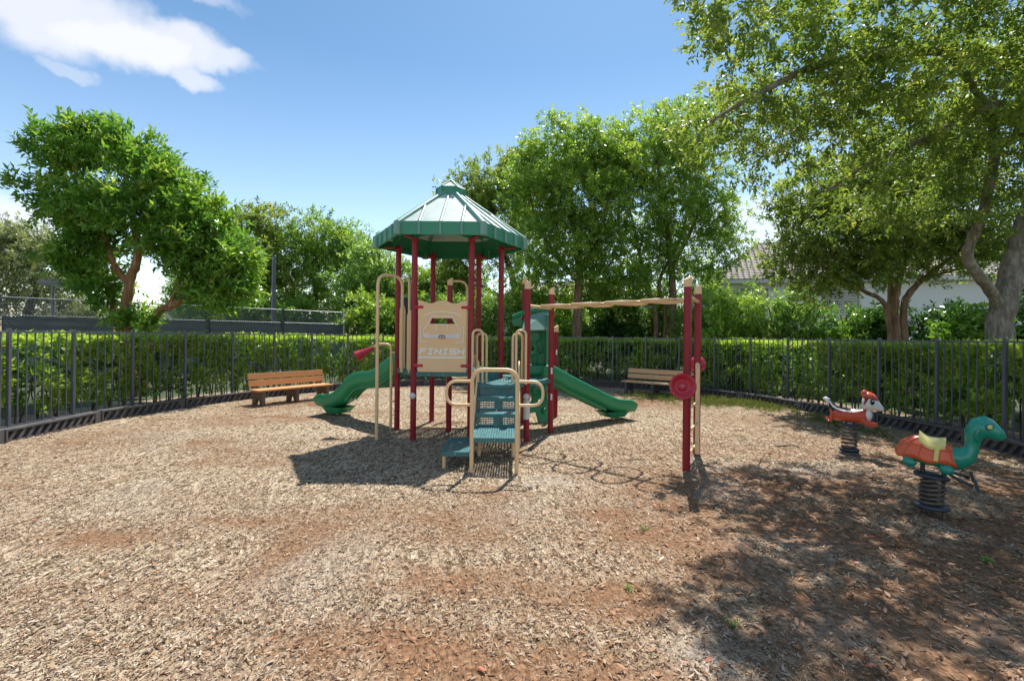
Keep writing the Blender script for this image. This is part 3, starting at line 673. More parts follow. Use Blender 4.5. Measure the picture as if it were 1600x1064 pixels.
# right: multi-stemmed yellow-green tree behind the hedge
D = 13.2
b = at(1412, 532, D); b.z = 0
tree('multistem_tree', 'yellow-green multi-stemmed tree with ribbed brown trunk behind the right fence', 'tree', b,
     [([b, at(1398, 500, D), at(1402, 450, D), at(1420, 380, D), at(1430, 300, D), at(1425, 240, D)], [.12, .105, .09, .07, .05, .03]),
      ([b+V3(.12, -.05, 0), at(1412, 495, D-.05), at(1420, 460, D), at(1450, 430, D-.2), at(1490, 400, D-.4), at(1530, 360, D-.8)], [.11, .095, .085, .07, .05, .03]),
      ([b+V3(-.15, 0, 0), at(1388, 500, D), at(1378, 470, D-.2), at(1350, 455, D-.3), at(1310, 430, D-.6), at(1270, 380, D-.8)], [.085, .075, .06, .05, .04, .02]),
      ([b+V3(.02, .1, 0), at(1392, 490, D+.2), at(1390, 430, D+.2), at(1370, 370, D+.2), at(1350, 300, D), at(1330, 250, D)], [.09, .08, .065, .05, .04, .02]),
      ([at(1440, 437, D-.1), at(1480, 425, D+.1), at(1520, 415, D+.2)], [.06, .04, .02])],
     lobes_at((1300, 330, D-.5, 1.3, 1.5, .9), (1260, 370, D-.6, 1.0, 1.2, .9), (1360, 300, D-.2, 1.4, 1.5, 1.0), (1430, 310, D, 1.4, 1.6, 1.1), (1500, 330, D-.4, 1.2, 1.4, .9), (1340, 380, D-.3, 1.3, 1.3, .8), (1400, 370, D-.6, 1.2, 1.2, .7), (1470, 375, D, 1.0, 1.2, .6), (1285, 415, D-.4, .9, 1.1, .55), (1400, 250, D, 1.5, 1.6, .9), (1320, 270, D-.2, 1.2, 1.4, .8), (1480, 260, D, 1.2, 1.5, .9), (1250, 300, D-.6, .8, 1, .8), (1330, 425, D-.8, 1.0, 1.0, .5), (1380, 415, D-1.0, .9, .9, .5), (1450, 405, D-.6, .9, .9, .55), (1500, 385, D-.8, .9, .9, .6), (1540, 350, D-.6, .9, .9, .8), (1245, 400, D-.5, .7, .9, .6), (1560, 410, D-.2, .7, .8, .5), (1270, 445, D-.2, .7, .8, .4)),
     'leaf_olive', 'figbark', 760, 9, 8, .135, .056, .24, 39, droop=.12, flat=.9)
# right: the big oak whose limbs overhang the playground
bo = Vector((10.62, 10.3, 0))
A0 = at(1588, 400, 10.6)
tree('oak_tree', 'large oak with thick grey trunk at right whose limbs overhang the playground', 'tree', bo,
     [([bo, at(1563, 500, 10.35), at(1573, 455, 10.45), A0, at(1610, 330, 10.6), at(1632, 250, 10.4), Vector((12.2, 9.6, 7.6))], [.26, .245, .23, .205, .19, .17, .10]),
      ([at(1563, 485, 10.35), at(1548, 455, 10.2), at(1528, 430, 10.0), at(1512, 400, 9.9), at(1520, 370, 9.8), at(1540, 320, 9.5), Vector((9.0, 8.8, 6.0)), Vector((7.2, 8.0, 7.0))], [.115, .11, .105, .095, .09, .085, .07, .04]),
      ([at(1630, 290, 10.5), Vector((10.6, 9.3, 6.9)), at(1500, 82, 8.4), at(1370, 88, 8.0), at(1270, 105, 7.7), at(1180, 150, 7.4), at(1110, 190, 7.2)], [.14, .12, .10, .085, .06, .04, .02]),
      ([at(1625, 320, 10.6), Vector((10.2, 9.2, 5.6)), at(1560, 165, 8.2), at(1460, 212, 8.2), at(1370, 250, 8.3), at(1290, 300, 8.4)], [.12, .10, .075, .06, .04, .02]),
      ([Vector((11.8, 9.7, 7.0)), Vector((10, 7.6, 8.0)), Vector((8.2, 6.7, 8.3)), Vector((7.2, 6.4, 8.2))], [.2, .14, .08, .02]),
      ([Vector((12, 9.8, 7.2)), Vector((11.4, 11.6, 8.2)), Vector((9.4, 12.6, 8.4))], [.16, .1, .03])],
     [(3.3, 6.6, 6.7, .9, 1.2, .75), (4.3, 7.4, 6.6, 1.2, 1.3, .8), (5.6, 7.6, 6.9, 1.4, 1.5, .9), (7.2, 7.8, 7.0, 1.5, 1.6, 1.0), (8.6, 8.0, 6.6, 1.4, 1.5, 1.0), (7.8, 6.6, 8.4, 1.1, 1.1, .8), (9.6, 7.0, 8.0, 1.6, 1.6, 1.1),
      (3.7, 7.9, 5.6, .9, 1.0, .7), (4.6, 8.3, 5.3, 1.0, 1.1, .6), (6.0, 8.4, 5.7, 1.1, 1.2, .7), (7.4, 8.5, 5.4, 1.1, 1.2, .6), (8.8, 8.6, 5.2, 1.1, 1.2, .6), (8.8, 5.8, 6.9, 1.2, 1.2, .8), (10.8, 10.4, 8.2, 2, 2, 1.2), (9.4, 12.4, 8.4, 1.6, 1.6, 1.0),
      (6.2, 8.6, 4.7, .7, .9, .5), (9.6, 9.2, 4.6, .8, .9, .5), (4.0, 9.3, 6.0, .8, .9, .5), (5.2, 9.6, 6.2, .9, .9, .5),
      (3.0, 7.2, 7.4, .7, .9, .6), (4.9, 7.9, 6.0, 1.0, 1.0, .6), (6.6, 7.9, 6.2, 1.2, 1.2, .7), (8.2, 8.3, 5.9, 1.2, 1.2, .7), (9.6, 8.8, 5.8, 1.1, 1.2, .7), (10.4, 9.2, 5.2, .9, 1.0, .7), (10.2, 8.4, 7.0, 1.3, 1.3, 1.0), (8.4, 9.2, 4.5, 1.0, 1.0, .55), (7.2, 9.2, 4.3, .9, .9, .5), (6.2, 7.0, 7.6, 1.4, 1.3, .8), (8.8, 7.2, 7.5, 1.4, 1.3, .8)],
     'leaf_olive', 'oakbark', 1040, 9, 8, .108, .045, .155, 40, droop=.10, shell=.30, twig=.016, flat=.9)
# shrubs behind the hedge
def shrub(name, label, u, d, top_v, wx, leaf, seed, n=120, L=.15, W=.055, spread=.18, k=8, bark='twig', group='shrubs behind the hedge', dense=9):
    b = at(u, 525, d); b.z = 0; top = at(u, top_v, d).z; h = top/2
    lb = [(b.x+dx*wx, b.y+dy, z*top, wx*.62, wx*.6, top*.30) for dx, dy, z in ((-.45, 0, .36), (.45, 0, .36), (0, -.2, .68), (-.3, .1, .62), (.35, .1, .60), (0, 0, .3))]
    stems = [([b+V3(random.uniform(-.1, .1), random.uniform(-.1, .1), 0), b+V3(random.uniform(-.5, .5)*wx, random.uniform(-.2, .2), h*.8), b+V3(random.uniform(-.8, .8)*wx, random.uniform(-.3, .3), top*.85)], [.05, .04, .015]) for _ in range(5)]
    return tree(name, label, 'shrub', b, stems, lb, leaf, bark, n, dense, k, L, W, spread, seed, group=group, trunk_name='stems', twig=.02)
shrub('shrub', 'tall yellow-green shrub below the left end of the house roof', 1150, 17.5, 442, 1.3, 'leaf_hedge', 51, 190)
shrub('shrub', 'broad leafy shrub below the middle of the house roof', 1235, 17.0, 447, 1.35, 'leaf_pale', 52, 190)
shrub('shrub', 'low green shrub just left of the multi-stemmed trunk', 1320, 16.0, 472, 1.1, 'leaf_bright', 53, 140)
shrub('shrub', 'dark glossy shrub right of the multi-stemmed trunk before the white wall', 1465, 14.8, 478, .95, 'leaf_dark', 54, 150, .16, .07)
shrub('shrub', 'dark shrub directly behind the multi-stemmed trunk', 1375, 15.5, 470, .9, 'leaf_dark', 55, 120, .16, .07)
shrub('shrub', 'broad-leaved shrub left of the thick oak trunk', 1522, 12.8, 462, .7, 'leaf_bright', 56, 100, .17, .085, .18, 7)
shrub('shrub', 'dark leafy shrub right of the thick oak trunk', 1615, 12.5, 440, .75, 'leaf_dark', 57, 110, .15, .07)
shrub('shrub', 'yellow-green shrub seen between the maroon roof posts', 755, 22, 450, 1.5, 'leaf_pale', 58, 150, .19, .07, .24)
shrub('shrub', 'bright shrub behind the beige car panel', 690, 23, 446, 1.5, 'leaf_hedge', 59, 150, .19, .07, .24)
shrub('shrub', 'leafy shrub behind the green climbing panel', 835, 22.5, 465, 1.4, 'leaf_bright', 60, 140, .19, .07, .24)
shrub('shrub', 'dark undergrowth shrub between the two tall pale-trunked trees', 965, 24.5, 455, 1.8, 'leaf_dark', 61, 160, .2, .08, .26)
shrub('shrub', 'shaded shrub behind the several thin pale trunks', 1035, 25, 452, 1.6, 'leaf_fig', 62, 150, .2, .08, .26)
shrub('shrub', 'green shrub left of the house behind the overhead ladder post', 1100, 22, 455, 1.4, 'leaf_bright', 63, 130, .18, .07, .24)
shrub('shrub', 'yellowish shrub under the drooping tree right of the roof', 900, 25.5, 462, 1.8, 'leaf_pale', 64, 130, .2, .08, .26)

shrub('shrub', 'green bush seen through the chain link left of the tall dark pole', 385, 30, 462, 2.4, 'leaf_fig', 65, 150, .25, .1, .34)
shrub('shrub', 'green bush behind the court fence right of the tall dark pole', 470, 30, 465, 2.4, 'leaf_bright', 66, 150, .25, .1, .34)
shrub('shrub', 'bush behind the court fence below the glossy tree', 320, 31, 468, 2.2, 'leaf_pale', 67, 130, .25, .1, .34)
shrub('shrub', 'pale bush behind the court fence under the far pale tree', 120, 33, 470, 2.6, 'leaf_grey', 68, 130, .27, .1, .36)
shrub('shrub', 'dark bush in the corner beyond the grey court end post', 580, 26, 455, 1.8, 'leaf_fig', 69, 150, .22, .085, .28)
shrub('shrub', 'leafy bush behind the left slide between the posts', 640, 26, 452, 1.7, 'leaf_bright', 70, 150, .22, .085, .28)

# ------------------------------------------------------------------ tennis court fence and lights
c0 = Vector((-26.33, 7.14, 0)); c1 = Vector((-9.0, 25.0, 0)); cd = (c1-c0); cl = cd.length; cd.normalize(); ca = math.atan2(cd.y, cd.x)
cf = thing('court_fence', 'tall black chain-link court fence with dark windscreen beyond the left hedge', 'fence', c0, ca)
nb = 8; bl = cl/nb
for i in range(nb+1):
    last = i == nb
    o = MB().tube([(i*bl, 0, 0), (i*bl, 0, 3.10)], .05 if not last else .075, 10).build('post', M['galv' if last else 'darkpanel'], cf, world=False)
    if last: MB().box((i*bl, 0, 3.12), (.16, .16, .04), bev=.01).build('cap', M['galv'], o, world=False)
for i in range(nb):
    x0, x1 = i*bl+.06, (i+1)*bl-.08
    for z in (3.05, 2.42, .1): MB().tube([(x0, 0, z), (x1, 0, z)], .017, 6).build('rail', M['galv'], cf, world=False)
    n = 14; vs = []; fs = []
    for k in range(n+1):
        xx = x0+(x1-x0)*k/n; w = .03*math.sin(k*1.7+i); vs += [(xx, .05+w, .12), (xx, .05+w*.6, 1.3), (xx, .05, 2.40-.03*math.sin(PI*((k*3/n) % 1)))]
    for k in range(n): fs += [(3*k, 3*k+3, 3*k+4, 3*k+1), (3*k+1, 3*k+4, 3*k+5, 3*k+2)]
    MB().add(vs, fs, True).build('windscreen', M['windscreen'], cf, world=False)
    wm = MB(); z0, z1 = .1, 3.04; sp = .085; hgt = 1.1
    for k in range(int((x1-x0+hgt)/sp)):
        xa = x0-hgt+k*sp
        for sgn in (0, 1):
            p, q = Vector((xa, -.03, z1-hgt)), Vector((xa+hgt, -.03, z1))
            if p.x < x0: p = p.lerp(q, (x0-p.x)/hgt)
            if q.x > x1: q = p.lerp(q, (x1-p.x)/(q.x-p.x))
            if sgn: p.x, q.x = x0+x1-p.x, x0+x1-q.x
            wm.tube([p, q], .006, 3, caps=False, smooth=False)
    w = wm.build('chain_link', M['black'], cf, world=False); w['kind'] = 'stuff'
def lamp_post(label, base, h, r, head):
    t = thing('lamp_post', label, 'lamp post', base)
    MB().tube([base, base+V3(0, 0, h)], [r*1.25, r], 10).build('pole', M['black'], t)
    if head:
        MB().box(base+V3(0, 0, h+.12), (1.5, .6, .26), bev=.06).build('lamp_head', M['black'], t)
        MB().box(base+V3(0, 0, h-.03), (1.2, .42, .03)).build('lens', M['galv'], t)
    else: MB().lathe([(0, .06), (r*1.1, .05), (r*1.1, -.02)], Matrix.Translation(base+V3(0, 0, h)), 10).build('cap', M['black'], t)
p = at(82, 520, 30); lamp_post('dark flat-topped court lamp on a thin pole at far left', V3(p.x, p.y, 0), 4.9, .09, True)
p = at(427, 520, 23.5); lamp_post('tall thin dark pole behind the court fence right of the glossy tree', V3(p.x, p.y, 0), 5.75, .095, False)

# ------------------------------------------------------------------ houses
def house(name, label, base, rz, ln, dp, hw, hr, windows, over=.5, tiles=True):
    t = thing(name, label, 'house', base, rz)
    w = MB(); w.box((ln/2, dp/2, hw/2), (ln, dp, hw)); w.build('wall', M['stucco'], t, world=False)
    rf = MB(); x0, x1, y0, y1 = -over, ln+over, -over, dp+over; hp = (y1-y0)/2
    A = [(x0, y0, hw), (x1, y0, hw), (x1, y1, hw), (x0, y1, hw), (x0+hp*.75, (y0+y1)/2, hr), (x1-hp*.75, (y0+y1)/2, hr)]
    rf.add(A, [(0, 1, 5, 4), (1, 2, 5), (2, 3, 4, 5), (3, 0, 4)]); ro = rf.build('roof', M['rooftile'], t, world=False)
    fs = MB()
    for a, b in ((0, 1), (1, 2), (2, 3), (3, 0)):
        p, q = Vector(A[a]), Vector(A[b]); m = (p+q)/2; d = q-p
        fs.box(m-V3(0, 0, .12), (d.length-.02, .06, .22), rz=math.atan2(d.y, d.x))
    fs.box((ln/2, -over/2, hw-.2), (ln+over, over-.07, .03)); fs.build('fascia', M['fascia'], ro, world=False)
    rg = MB(); rg.tube([A[4], A[5]], .12, 6)
    for c, e in ((0, 4), (3, 4), (1, 5), (2, 5)): rg.tube([Vector(A[c])+V3(0, 0, .03), A[e]], .10, 6)
    rg.build('ridge_tiles', M['rooftile'], ro, world=False)
    if tiles:                                                            # overlapping tile courses on the slope that faces the playground
        p0, p1, q1, q0 = (Vector(A[i]) for i in (0, 1, 5, 4)); n = 22; nrm = (p1-p0).cross(q0-p0).normalized()
        for i in range(n):
            a, b, c, d = p0.lerp(q0, i/n), p1.lerp(q1, i/n), p1.lerp(q1, (i+1.15)/n), p0.lerp(q0, (i+1.15)/n)
            cr = MB(); cr.add([a+nrm*.055, b+nrm*.055, c+nrm*.012, d+nrm*.012, a+nrm*.01, b+nrm*.01], [(0, 1, 2, 3), (4, 5, 1, 0)])
            k = int((b-a).length/.32)
            for j in range(k):
                m1 = (a+nrm*.055).lerp(b+nrm*.055, (j+.5+.5*(i % 2))/(k+1)); m2 = (d+nrm*.012).lerp(c+nrm*.012, (j+.5+.5*(i % 2))/(k+1)); e = (b-a).normalized()
                cr.add([m1-e*.07, m1+nrm*.035, m1+e*.07, m2+e*.07, m2+nrm*.035, m2-e*.07], [(0, 1, 4, 5), (1, 2, 3, 4)])
            cr.build('tile_course', M['rooftile'], ro, world=False)
    for x, z, ww, hh in windows:
        f = MB()
        for dx, dz, sx, sz in ((0, hh/2+.05, ww+.2, .1), (0, -hh/2-.05, ww+.2, .1), (-ww/2-.05, 0, .1, hh), (ww/2+.05, 0, .1, hh)): f.box((x+dx, -.04, z+dz), (sx, .10, sz))
        wo = f.build('window', M['fascia'], t, world=False)
        MB().box((x, -.012, z), (ww, .02, hh)).build('pane', M['glass'], wo, world=False)
        sh = MB()
        for i in range(int(hh/.16)): sh.box((x, -.035, z-hh/2+.08+i*.16), (ww-.02, .012, .13), M=Matrix.Rotation(.5, 3, 'X'))
        sh.build('louvre', M['fascia'], wo, world=False)
    return t
house('house', 'white two-storey house with grey-tan tiled hip roof behind the right trees', V3(12.0, 27.9, 0), math.radians(-14), 26, 10, 5.3, 8.3, [(6.7, 4.1, 1.7, 1.5), (16, 4.2, 1.6, 1.4), (2.2, 4.1, 1.5, 1.4), (20, 4.2, 1.6, 1.4)])
house('house', 'white gabled house glimpsed through the glossy tree beyond the court', V3(-44, 58, 0), math.radians(12), 9, 9, 4.6, 7.4, [(3, 3.4, 1.6, 1.4), (6.5, 3.4, 1.6, 1.4)], tiles=False)
house('house', 'pale house half hidden behind the tall trees right of the roof', V3(-1.5, 40, 0), math.radians(3), 14, 9, 4.6, 7.0, [(4, 3.2, 1.6, 1.4), (10, 3.2, 1.6, 1.4)], tiles=False)

# ------------------------------------------------------------------ plates cut from sheet
def plate(mb, outer, holes, th, M4, bevel=0.0):
    """flat sheet in the local xz-plane, th thick, with holes, moved by M4 and added to mb"""
    cu = bpy.data.curves.new('tmp', 'CURVE'); cu.dimensions = '2D'; cu.fill_mode = 'BOTH'; cu.extrude = th/2-bevel; cu.bevel_depth = bevel; cu.bevel_resolution = 1
    for poly in [outer]+list(holes):
        sp = cu.splines.new('POLY'); sp.points.add(len(poly)-1); sp.use_cyclic_u = True
        for p, (x, z) in zip(sp.points, poly): p.co = (x, z, 0, 1)
    o = bpy.data.objects.new('tmp', cu); C.objects.link(o); dg = bpy.context.evaluated_depsgraph_get()
    me = bpy.data.meshes.new_from_object(o.evaluated_get(dg)); R = M4 @ Matrix.Rotation(PI/2, 4, 'X')
    mb.add([R @ v.co for v in me.vertices], [tuple(p.vertices) for p in me.polygons])
    bpy.data.objects.remove(o); bpy.data.curves.remove(cu); bpy.data.meshes.remove(me)
    return mb
def ell(cx, cz, rx, rz, n=18, rot=0):
    return [(cx+rx*math.cos(2*PI*i/n)*math.cos(rot)-rz*math.sin(2*PI*i/n)*math.sin(rot), cz+rx*math.cos(2*PI*i/n)*math.sin(rot)+rz*math.sin(2*PI*i/n)*math.cos(rot)) for i in range(n)]
def perforated(mb, o, ex, ey, w, h, cell, hole, poly=None):
    """sheet with diamond holes: origin o, unit axes ex, ey, size w x h; poly keeps cells whose centre is inside it"""
    o, ex, ey = Vector(o), Vector(ex), Vector(ey); nx, ny = max(1, round(w/cell)), max(1, round(h/cell)); cx, cy = w/nx, h/ny
    for i in range(nx):
        for j in range(ny):
            c = o+ex*(i+.5)*cx+ey*(j+.5)*cy
            if poly is not None and not inside(np.array([c.x]), np.array([c.y]), poly)[0]: continue
            a, b = ex*cx/2, ey*cy/2; edge = i in (0, nx-1) or j in (0, ny-1)
            if edge and poly is None: mb.add([c-a-b, c+a-b, c+a+b, c-a+b], [(0, 1, 2, 3)]); continue
            p, q = a*hole, b*hole
            mb.add([c-a-b, c+a-b, c+a+b, c-a+b, c-q, c+p, c+q, c-p], [(0, 1, 4), (1, 5, 4), (1, 2, 5), (2, 6, 5), (2, 3, 6), (3, 7, 6), (3, 0, 7), (0, 4, 7)])
    return mb
def skirt(mb, poly, z1, h, t=.03):
    n = len(poly)
    for i in range(n):
        a, b = Vector((*poly[i], z1-h/2)), Vector((*poly[(i+1) % n], z1-h/2)); d = b-a
        mb.box((a+b)/2, (d.length, t, h), rz=math.atan2(d.y, d.x))

# ------------------------------------------------------------------ the play structure
PX = dict(A=(-1.72, 8.20), B=(-.72, 8.20), C=(.27, 8.24), D=(-2.23, 9.12), O=(-1.21, 9.06), E=(-.22, 9.08), F=(.76, 9.05), G=(-1.70, 9.98), H=(-.72, 9.98), I=(.26, 9.97), K=(1.03, 10.92), P=(2.46, 6.55), Q=(2.98, 7.50))
play = thing('play_structure', 'playground climbing structure with green hexagonal roof, two green slides and maroon posts', 'play structure', (-1.2, 9.1, 0))
PR = .053
def post(k, top, cap=None):
    x, y = PX[k]; o = MB().tube([(x, y, -.3), (x, y, top)], PR, 16).build('post', M['maroon'], play)
    if cap:
        b = MB(); n = 14; r = PR+.004; vs = []
        for zz in (top-.03, top+.10):
            for i in range(n):
                a = 2*PI*i/n; dz = (.032*math.cos(a-cap)+.0) if zz > top else 0
                vs.append((x+r*math.cos(a), y+r*math.sin(a), zz+dz))
        b.add(vs, [(i, (i+1) % n, n+(i+1) % n, n+i) for i in range(n)], True); b.add(vs[n:], [tuple(range(n))])
        b.build('post_cap', M['beige'], o)
    return o
RZ = 3.57
for k in 'ABDEGH':
    o = post(k, RZ+.02); x, y = PX[k]
    br = MB(); br.lathe([(PR+.012, -.05), (PR+.012, .05), (0, .05)], Matrix.Translation((x, y, RZ-.02)), 14)
    cx, cy = -1.22, 9.09; d = Vector((x-cx, y-cy, 0)).normalized()
    br.box((x+d.x*.12, y+d.y*.12, RZ-.01), (.30, .05, .03), rz=math.atan2(d.y, d.x)); br.build('roof_bracket', M['red'], o)
post('O', 2.86, .3); post('C', 2.72, .2); post('I', 3.00, .2); post('F', 2.70, .1); post('K', 2.0, .3); P_ = post('P', 2.60, .2); Q_ = post('Q', 2.59, .2)
# clamps and stickers
for k, zs in dict(A=(1.33, 2.35), B=(1.33, 2.35)).items():
    x, y = PX[k]; s = 1 if k == 'A' else -1
    for z in zs:
        MB().tube([(x+s*.02, y-.02, z), (x+s*.17, y-.045, z)], [.04, .026], 10).build('clamp', M['red'], play)
x, y = PX['C']; MB().tube([(x, y, .40), (x, y, .74)], PR+.004, 16).build('instruction_sleeve', M['white'], play)
MB().lathe([(0, .004), (.055, .004), (.055, -.01)], Matrix.Translation((x-.01, y-PR-.006, .80)) @ Matrix.Rotation(PI/2, 4, 'X'), 18).build('sticker', M['silver'], play)
x, y = PX['A']; MB().lathe([(0, .004), (.055, .004), (.055, -.01)], Matrix.Translation((x-.005, y-PR-.006, .80)) @ Matrix.Rotation(PI/2, 4, 'X'), 18).build('sticker', M['silver'], play)
for k, z in (('K', 1.5), ('F', .7), ('F', 1.2)):
    x, y = PX[k]; MB().box((x+.01, y-PR-.003, z), (.035, .01, .12)).build('sticker', M['white'], play)

# roof
cx, cy = -1.22, 9.09; RR = 1.44; ZE0, ZE1, ZT = 3.55, 3.755, 4.56; r1 = .24
def hexp(R, k, z): a = PI/3*k; return Vector((cx+R*math.cos(a), cy+R*math.sin(a), z))
hip = MB()
for k in range(6):
    p, q = hexp(RR-.005, k, ZE1-.02), hexp(r1, k, ZT)
    hip.tube([p, p.lerp(q, .5)+V3(0, 0, .006), q], [.062, .052, .042], 10)
    hip.tube([hexp(RR+.004, k, ZE0-.005), hexp(RR+.004, k, ZE1+.01)], .062, 10)
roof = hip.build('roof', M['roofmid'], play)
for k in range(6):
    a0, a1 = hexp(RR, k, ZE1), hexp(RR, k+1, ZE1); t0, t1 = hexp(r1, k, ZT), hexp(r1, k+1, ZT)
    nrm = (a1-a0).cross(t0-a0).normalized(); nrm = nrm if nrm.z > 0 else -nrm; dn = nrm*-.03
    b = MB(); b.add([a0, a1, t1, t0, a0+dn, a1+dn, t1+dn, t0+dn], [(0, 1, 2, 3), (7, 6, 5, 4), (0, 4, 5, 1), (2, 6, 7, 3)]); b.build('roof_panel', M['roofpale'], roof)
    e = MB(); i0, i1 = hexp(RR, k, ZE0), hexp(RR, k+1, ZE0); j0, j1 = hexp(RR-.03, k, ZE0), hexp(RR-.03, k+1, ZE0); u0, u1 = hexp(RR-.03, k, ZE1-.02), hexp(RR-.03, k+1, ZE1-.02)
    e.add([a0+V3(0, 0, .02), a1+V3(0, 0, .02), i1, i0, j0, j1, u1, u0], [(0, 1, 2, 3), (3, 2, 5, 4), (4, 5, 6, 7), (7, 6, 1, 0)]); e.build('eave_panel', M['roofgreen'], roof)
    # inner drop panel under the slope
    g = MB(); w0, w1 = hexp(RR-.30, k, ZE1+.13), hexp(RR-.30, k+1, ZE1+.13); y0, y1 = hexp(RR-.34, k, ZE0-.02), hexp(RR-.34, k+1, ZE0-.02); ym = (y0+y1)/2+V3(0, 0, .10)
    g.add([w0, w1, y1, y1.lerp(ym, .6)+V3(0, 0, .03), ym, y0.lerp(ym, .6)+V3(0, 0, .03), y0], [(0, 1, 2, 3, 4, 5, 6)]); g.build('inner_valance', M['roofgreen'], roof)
    am, tm_ = (a0+a1)/2, (t0+t1)/2; ev = (a1-a0).normalized(); out = Vector((am.x-cx, am.y-cy, 0)).normalized()
    for f in (.25, .5, .75):
        st = a0.lerp(a1, f); up = (tm_-am); L = 1.0 if f == .5 else .5*1.06
        rb = MB(); rb.tube([st+nrm*.004, st+up*L+nrm*.004], [.030, .026], 8); rb.tube([st+V3(0, 0, .015)+out*.004, Vector((st.x, st.y, ZE0))+out*.004], .026, 8); rb.build('roof_rib', M['roofmid'], roof)
cu = MB(); n = 6
cup = [hexp(.255, k, 4.50) for k in range(6)] + [hexp(.275, k, 4.53) for k in range(6)] + [hexp(.275, k, 4.685) for k in range(6)]
cu.add(cup, [(r*6+k, r*6+(k+1) % 6, (r+1)*6+(k+1) % 6, (r+1)*6+k) for r in range(2) for k in range(6)])
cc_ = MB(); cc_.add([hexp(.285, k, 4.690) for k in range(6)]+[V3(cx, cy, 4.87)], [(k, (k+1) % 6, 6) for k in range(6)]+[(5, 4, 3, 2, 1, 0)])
for k in range(6): cu.tube([hexp(.28, k, 4.69), V3(cx, cy, 4.88)], .017, 6); cu.tube([hexp(.27, k, 4.54), hexp(.275, k, 4.70)], .022, 6)
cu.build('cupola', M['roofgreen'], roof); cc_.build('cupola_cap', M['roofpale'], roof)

# decks
hexpoly = [PX[k] for k in 'ABEHGD']; d2 = [PX[k] for k in 'BCFIHE']
def deck(poly, z, name='deck'):
    P = np.array(poly); x0, y0 = P.min(0); x1, y1 = P.max(0); b = MB()
    perforated(b, (x0, y0, z), (1, 0, 0), (0, 1, 0), x1-x0, y1-y0, .05, .60, P)
    skirt(b, poly, z+.004, .075, .034)
    return b.build(name, M['greendark'], play)
deck(hexpoly, 1.21); deck(d2, 1.04)
# riser between the two decks
b = MB()
for k, l in (('B', 'E'), ('E', 'H')):
    p, q = V3(*PX[k], 1.11), V3(*PX[l], 1.11); d = q-p; b.box((p+q)/2, (d.length-.12, .02, .12), rz=math.atan2(d.y, d.x))
b.build('deck_riser', M['greendark'], play)

# transfer steps
sx0, sx1 = -.545, .095; sw = sx1-sx0
st = MB(); perforated(st, (sx0, 6.36, .47), (1, 0, 0), (0, 1, 0), sw, .84, .035, .66)
st.box(((sx0+sx1)/2, 6.36, .442), (sw, .03, .062)); st.box(((sx0+sx1)/2, 7.2, .442), (sw, .03, .062))
for x in (sx0+.015, sx1-.015): st.box((x, 6.78, .442), (.03, .81, .06))
stp = st.build('transfer_platform', M['greendark'], play)
ls = MB(); lx0, lx1 = -.97, -.565; perforated(ls, (lx0, 6.45, .255), (1, 0, 0), (0, 1, 0), lx1-lx0, .9, .035, .66)
for yy in (6.45, 7.35): ls.box(((lx0+lx1)/2, yy, .226), (lx1-lx0, .03, .062))
for x in (lx0+.015, lx1-.015): ls.box((x, 6.9, .226), (.03, .87, .06))
lso = ls.build('low_step', M['greendark'], play)
for x, y in ((-.93, 6.5), (-.93, 7.28)): MB().tube([(x, y, -.2), (x, y, .22)], .026, 10).build('leg', M['beige'], lso)
for x, y in ((sx0+.06, 7.15), (sx1-.06, 7.15)): MB().tube([(x, y, -.2), (x, y, .44)], .028, 10).build('leg', M['beige'], stp)
steps = [(.47, 7.19, .665), (.665, 7.52, .865), (.865, 7.86, 1.04)]
for i, (z0, y, z1) in enumerate(steps):
    b = MB(); perforated(b, (sx0+.02, y, z0), (1, 0, 0), (0, 0, 1), (sw-.04)/2-.02, z1-z0-.03, .0265, .80); perforated(b, (sx0+.02+(sw-.04)/2+.02, y, z0), (1, 0, 0), (0, 0, 1), (sw-.04)/2-.02, z1-z0-.03, .0265, .80)
    b.box(((sx0+sx1)/2, y, (z0+z1)/2), (.045, .008, z1-z0-.02)); b.build('riser', M['greendark'], play)
    if i < 2 or True:
        yn = steps[i+1][1] if i < 2 else 8.19
        t = MB(); perforated(t, (sx0, y-.02, z1), (1, 0, 0), (0, 1, 0), sw, yn-y+.02, .04, .4); t.box(((sx0+sx1)/2, y-.02, z1-.022), (sw, .028, .046)); t.build('tread', M['greendark'], play)
for x in (sx0-.012, sx1+.012):
    b = MB(); plate(b, [(7.15, .40), (7.15, .5), (7.5, .70), (7.84, .90), (8.17, 1.06), (8.17, .94), (7.5, .52), (7.3, .40)], [], .02, Matrix.Translation((x, 0, 0)) @ Matrix.Rotation(PI/2, 4, 'Z')); b.build('stringer', M['greendark'], play)
# front handrail arch with side loops
ya = 6.30; tr = .0285
ar = MB(); ar.tube(rounded([(sx0+.015, ya, -.25), (sx0+.015, ya, 1.40), (sx1-.015, ya, 1.40), (sx1-.015, ya, -.25)], .17, n=8), tr, 12)
aro = ar.build('handrail_arch', M['beige'], play)
for s, x in ((-1, sx0+.015), (1, sx1-.015)):
    MB().tube(rounded([(x, ya, 1.245), (x+s*.345, ya-.01, 1.245), (x+s*.345, ya-.01, .925), (x, ya, .925)], .155, n=8), .021, 10).build('side_loop', M['beige'], aro)
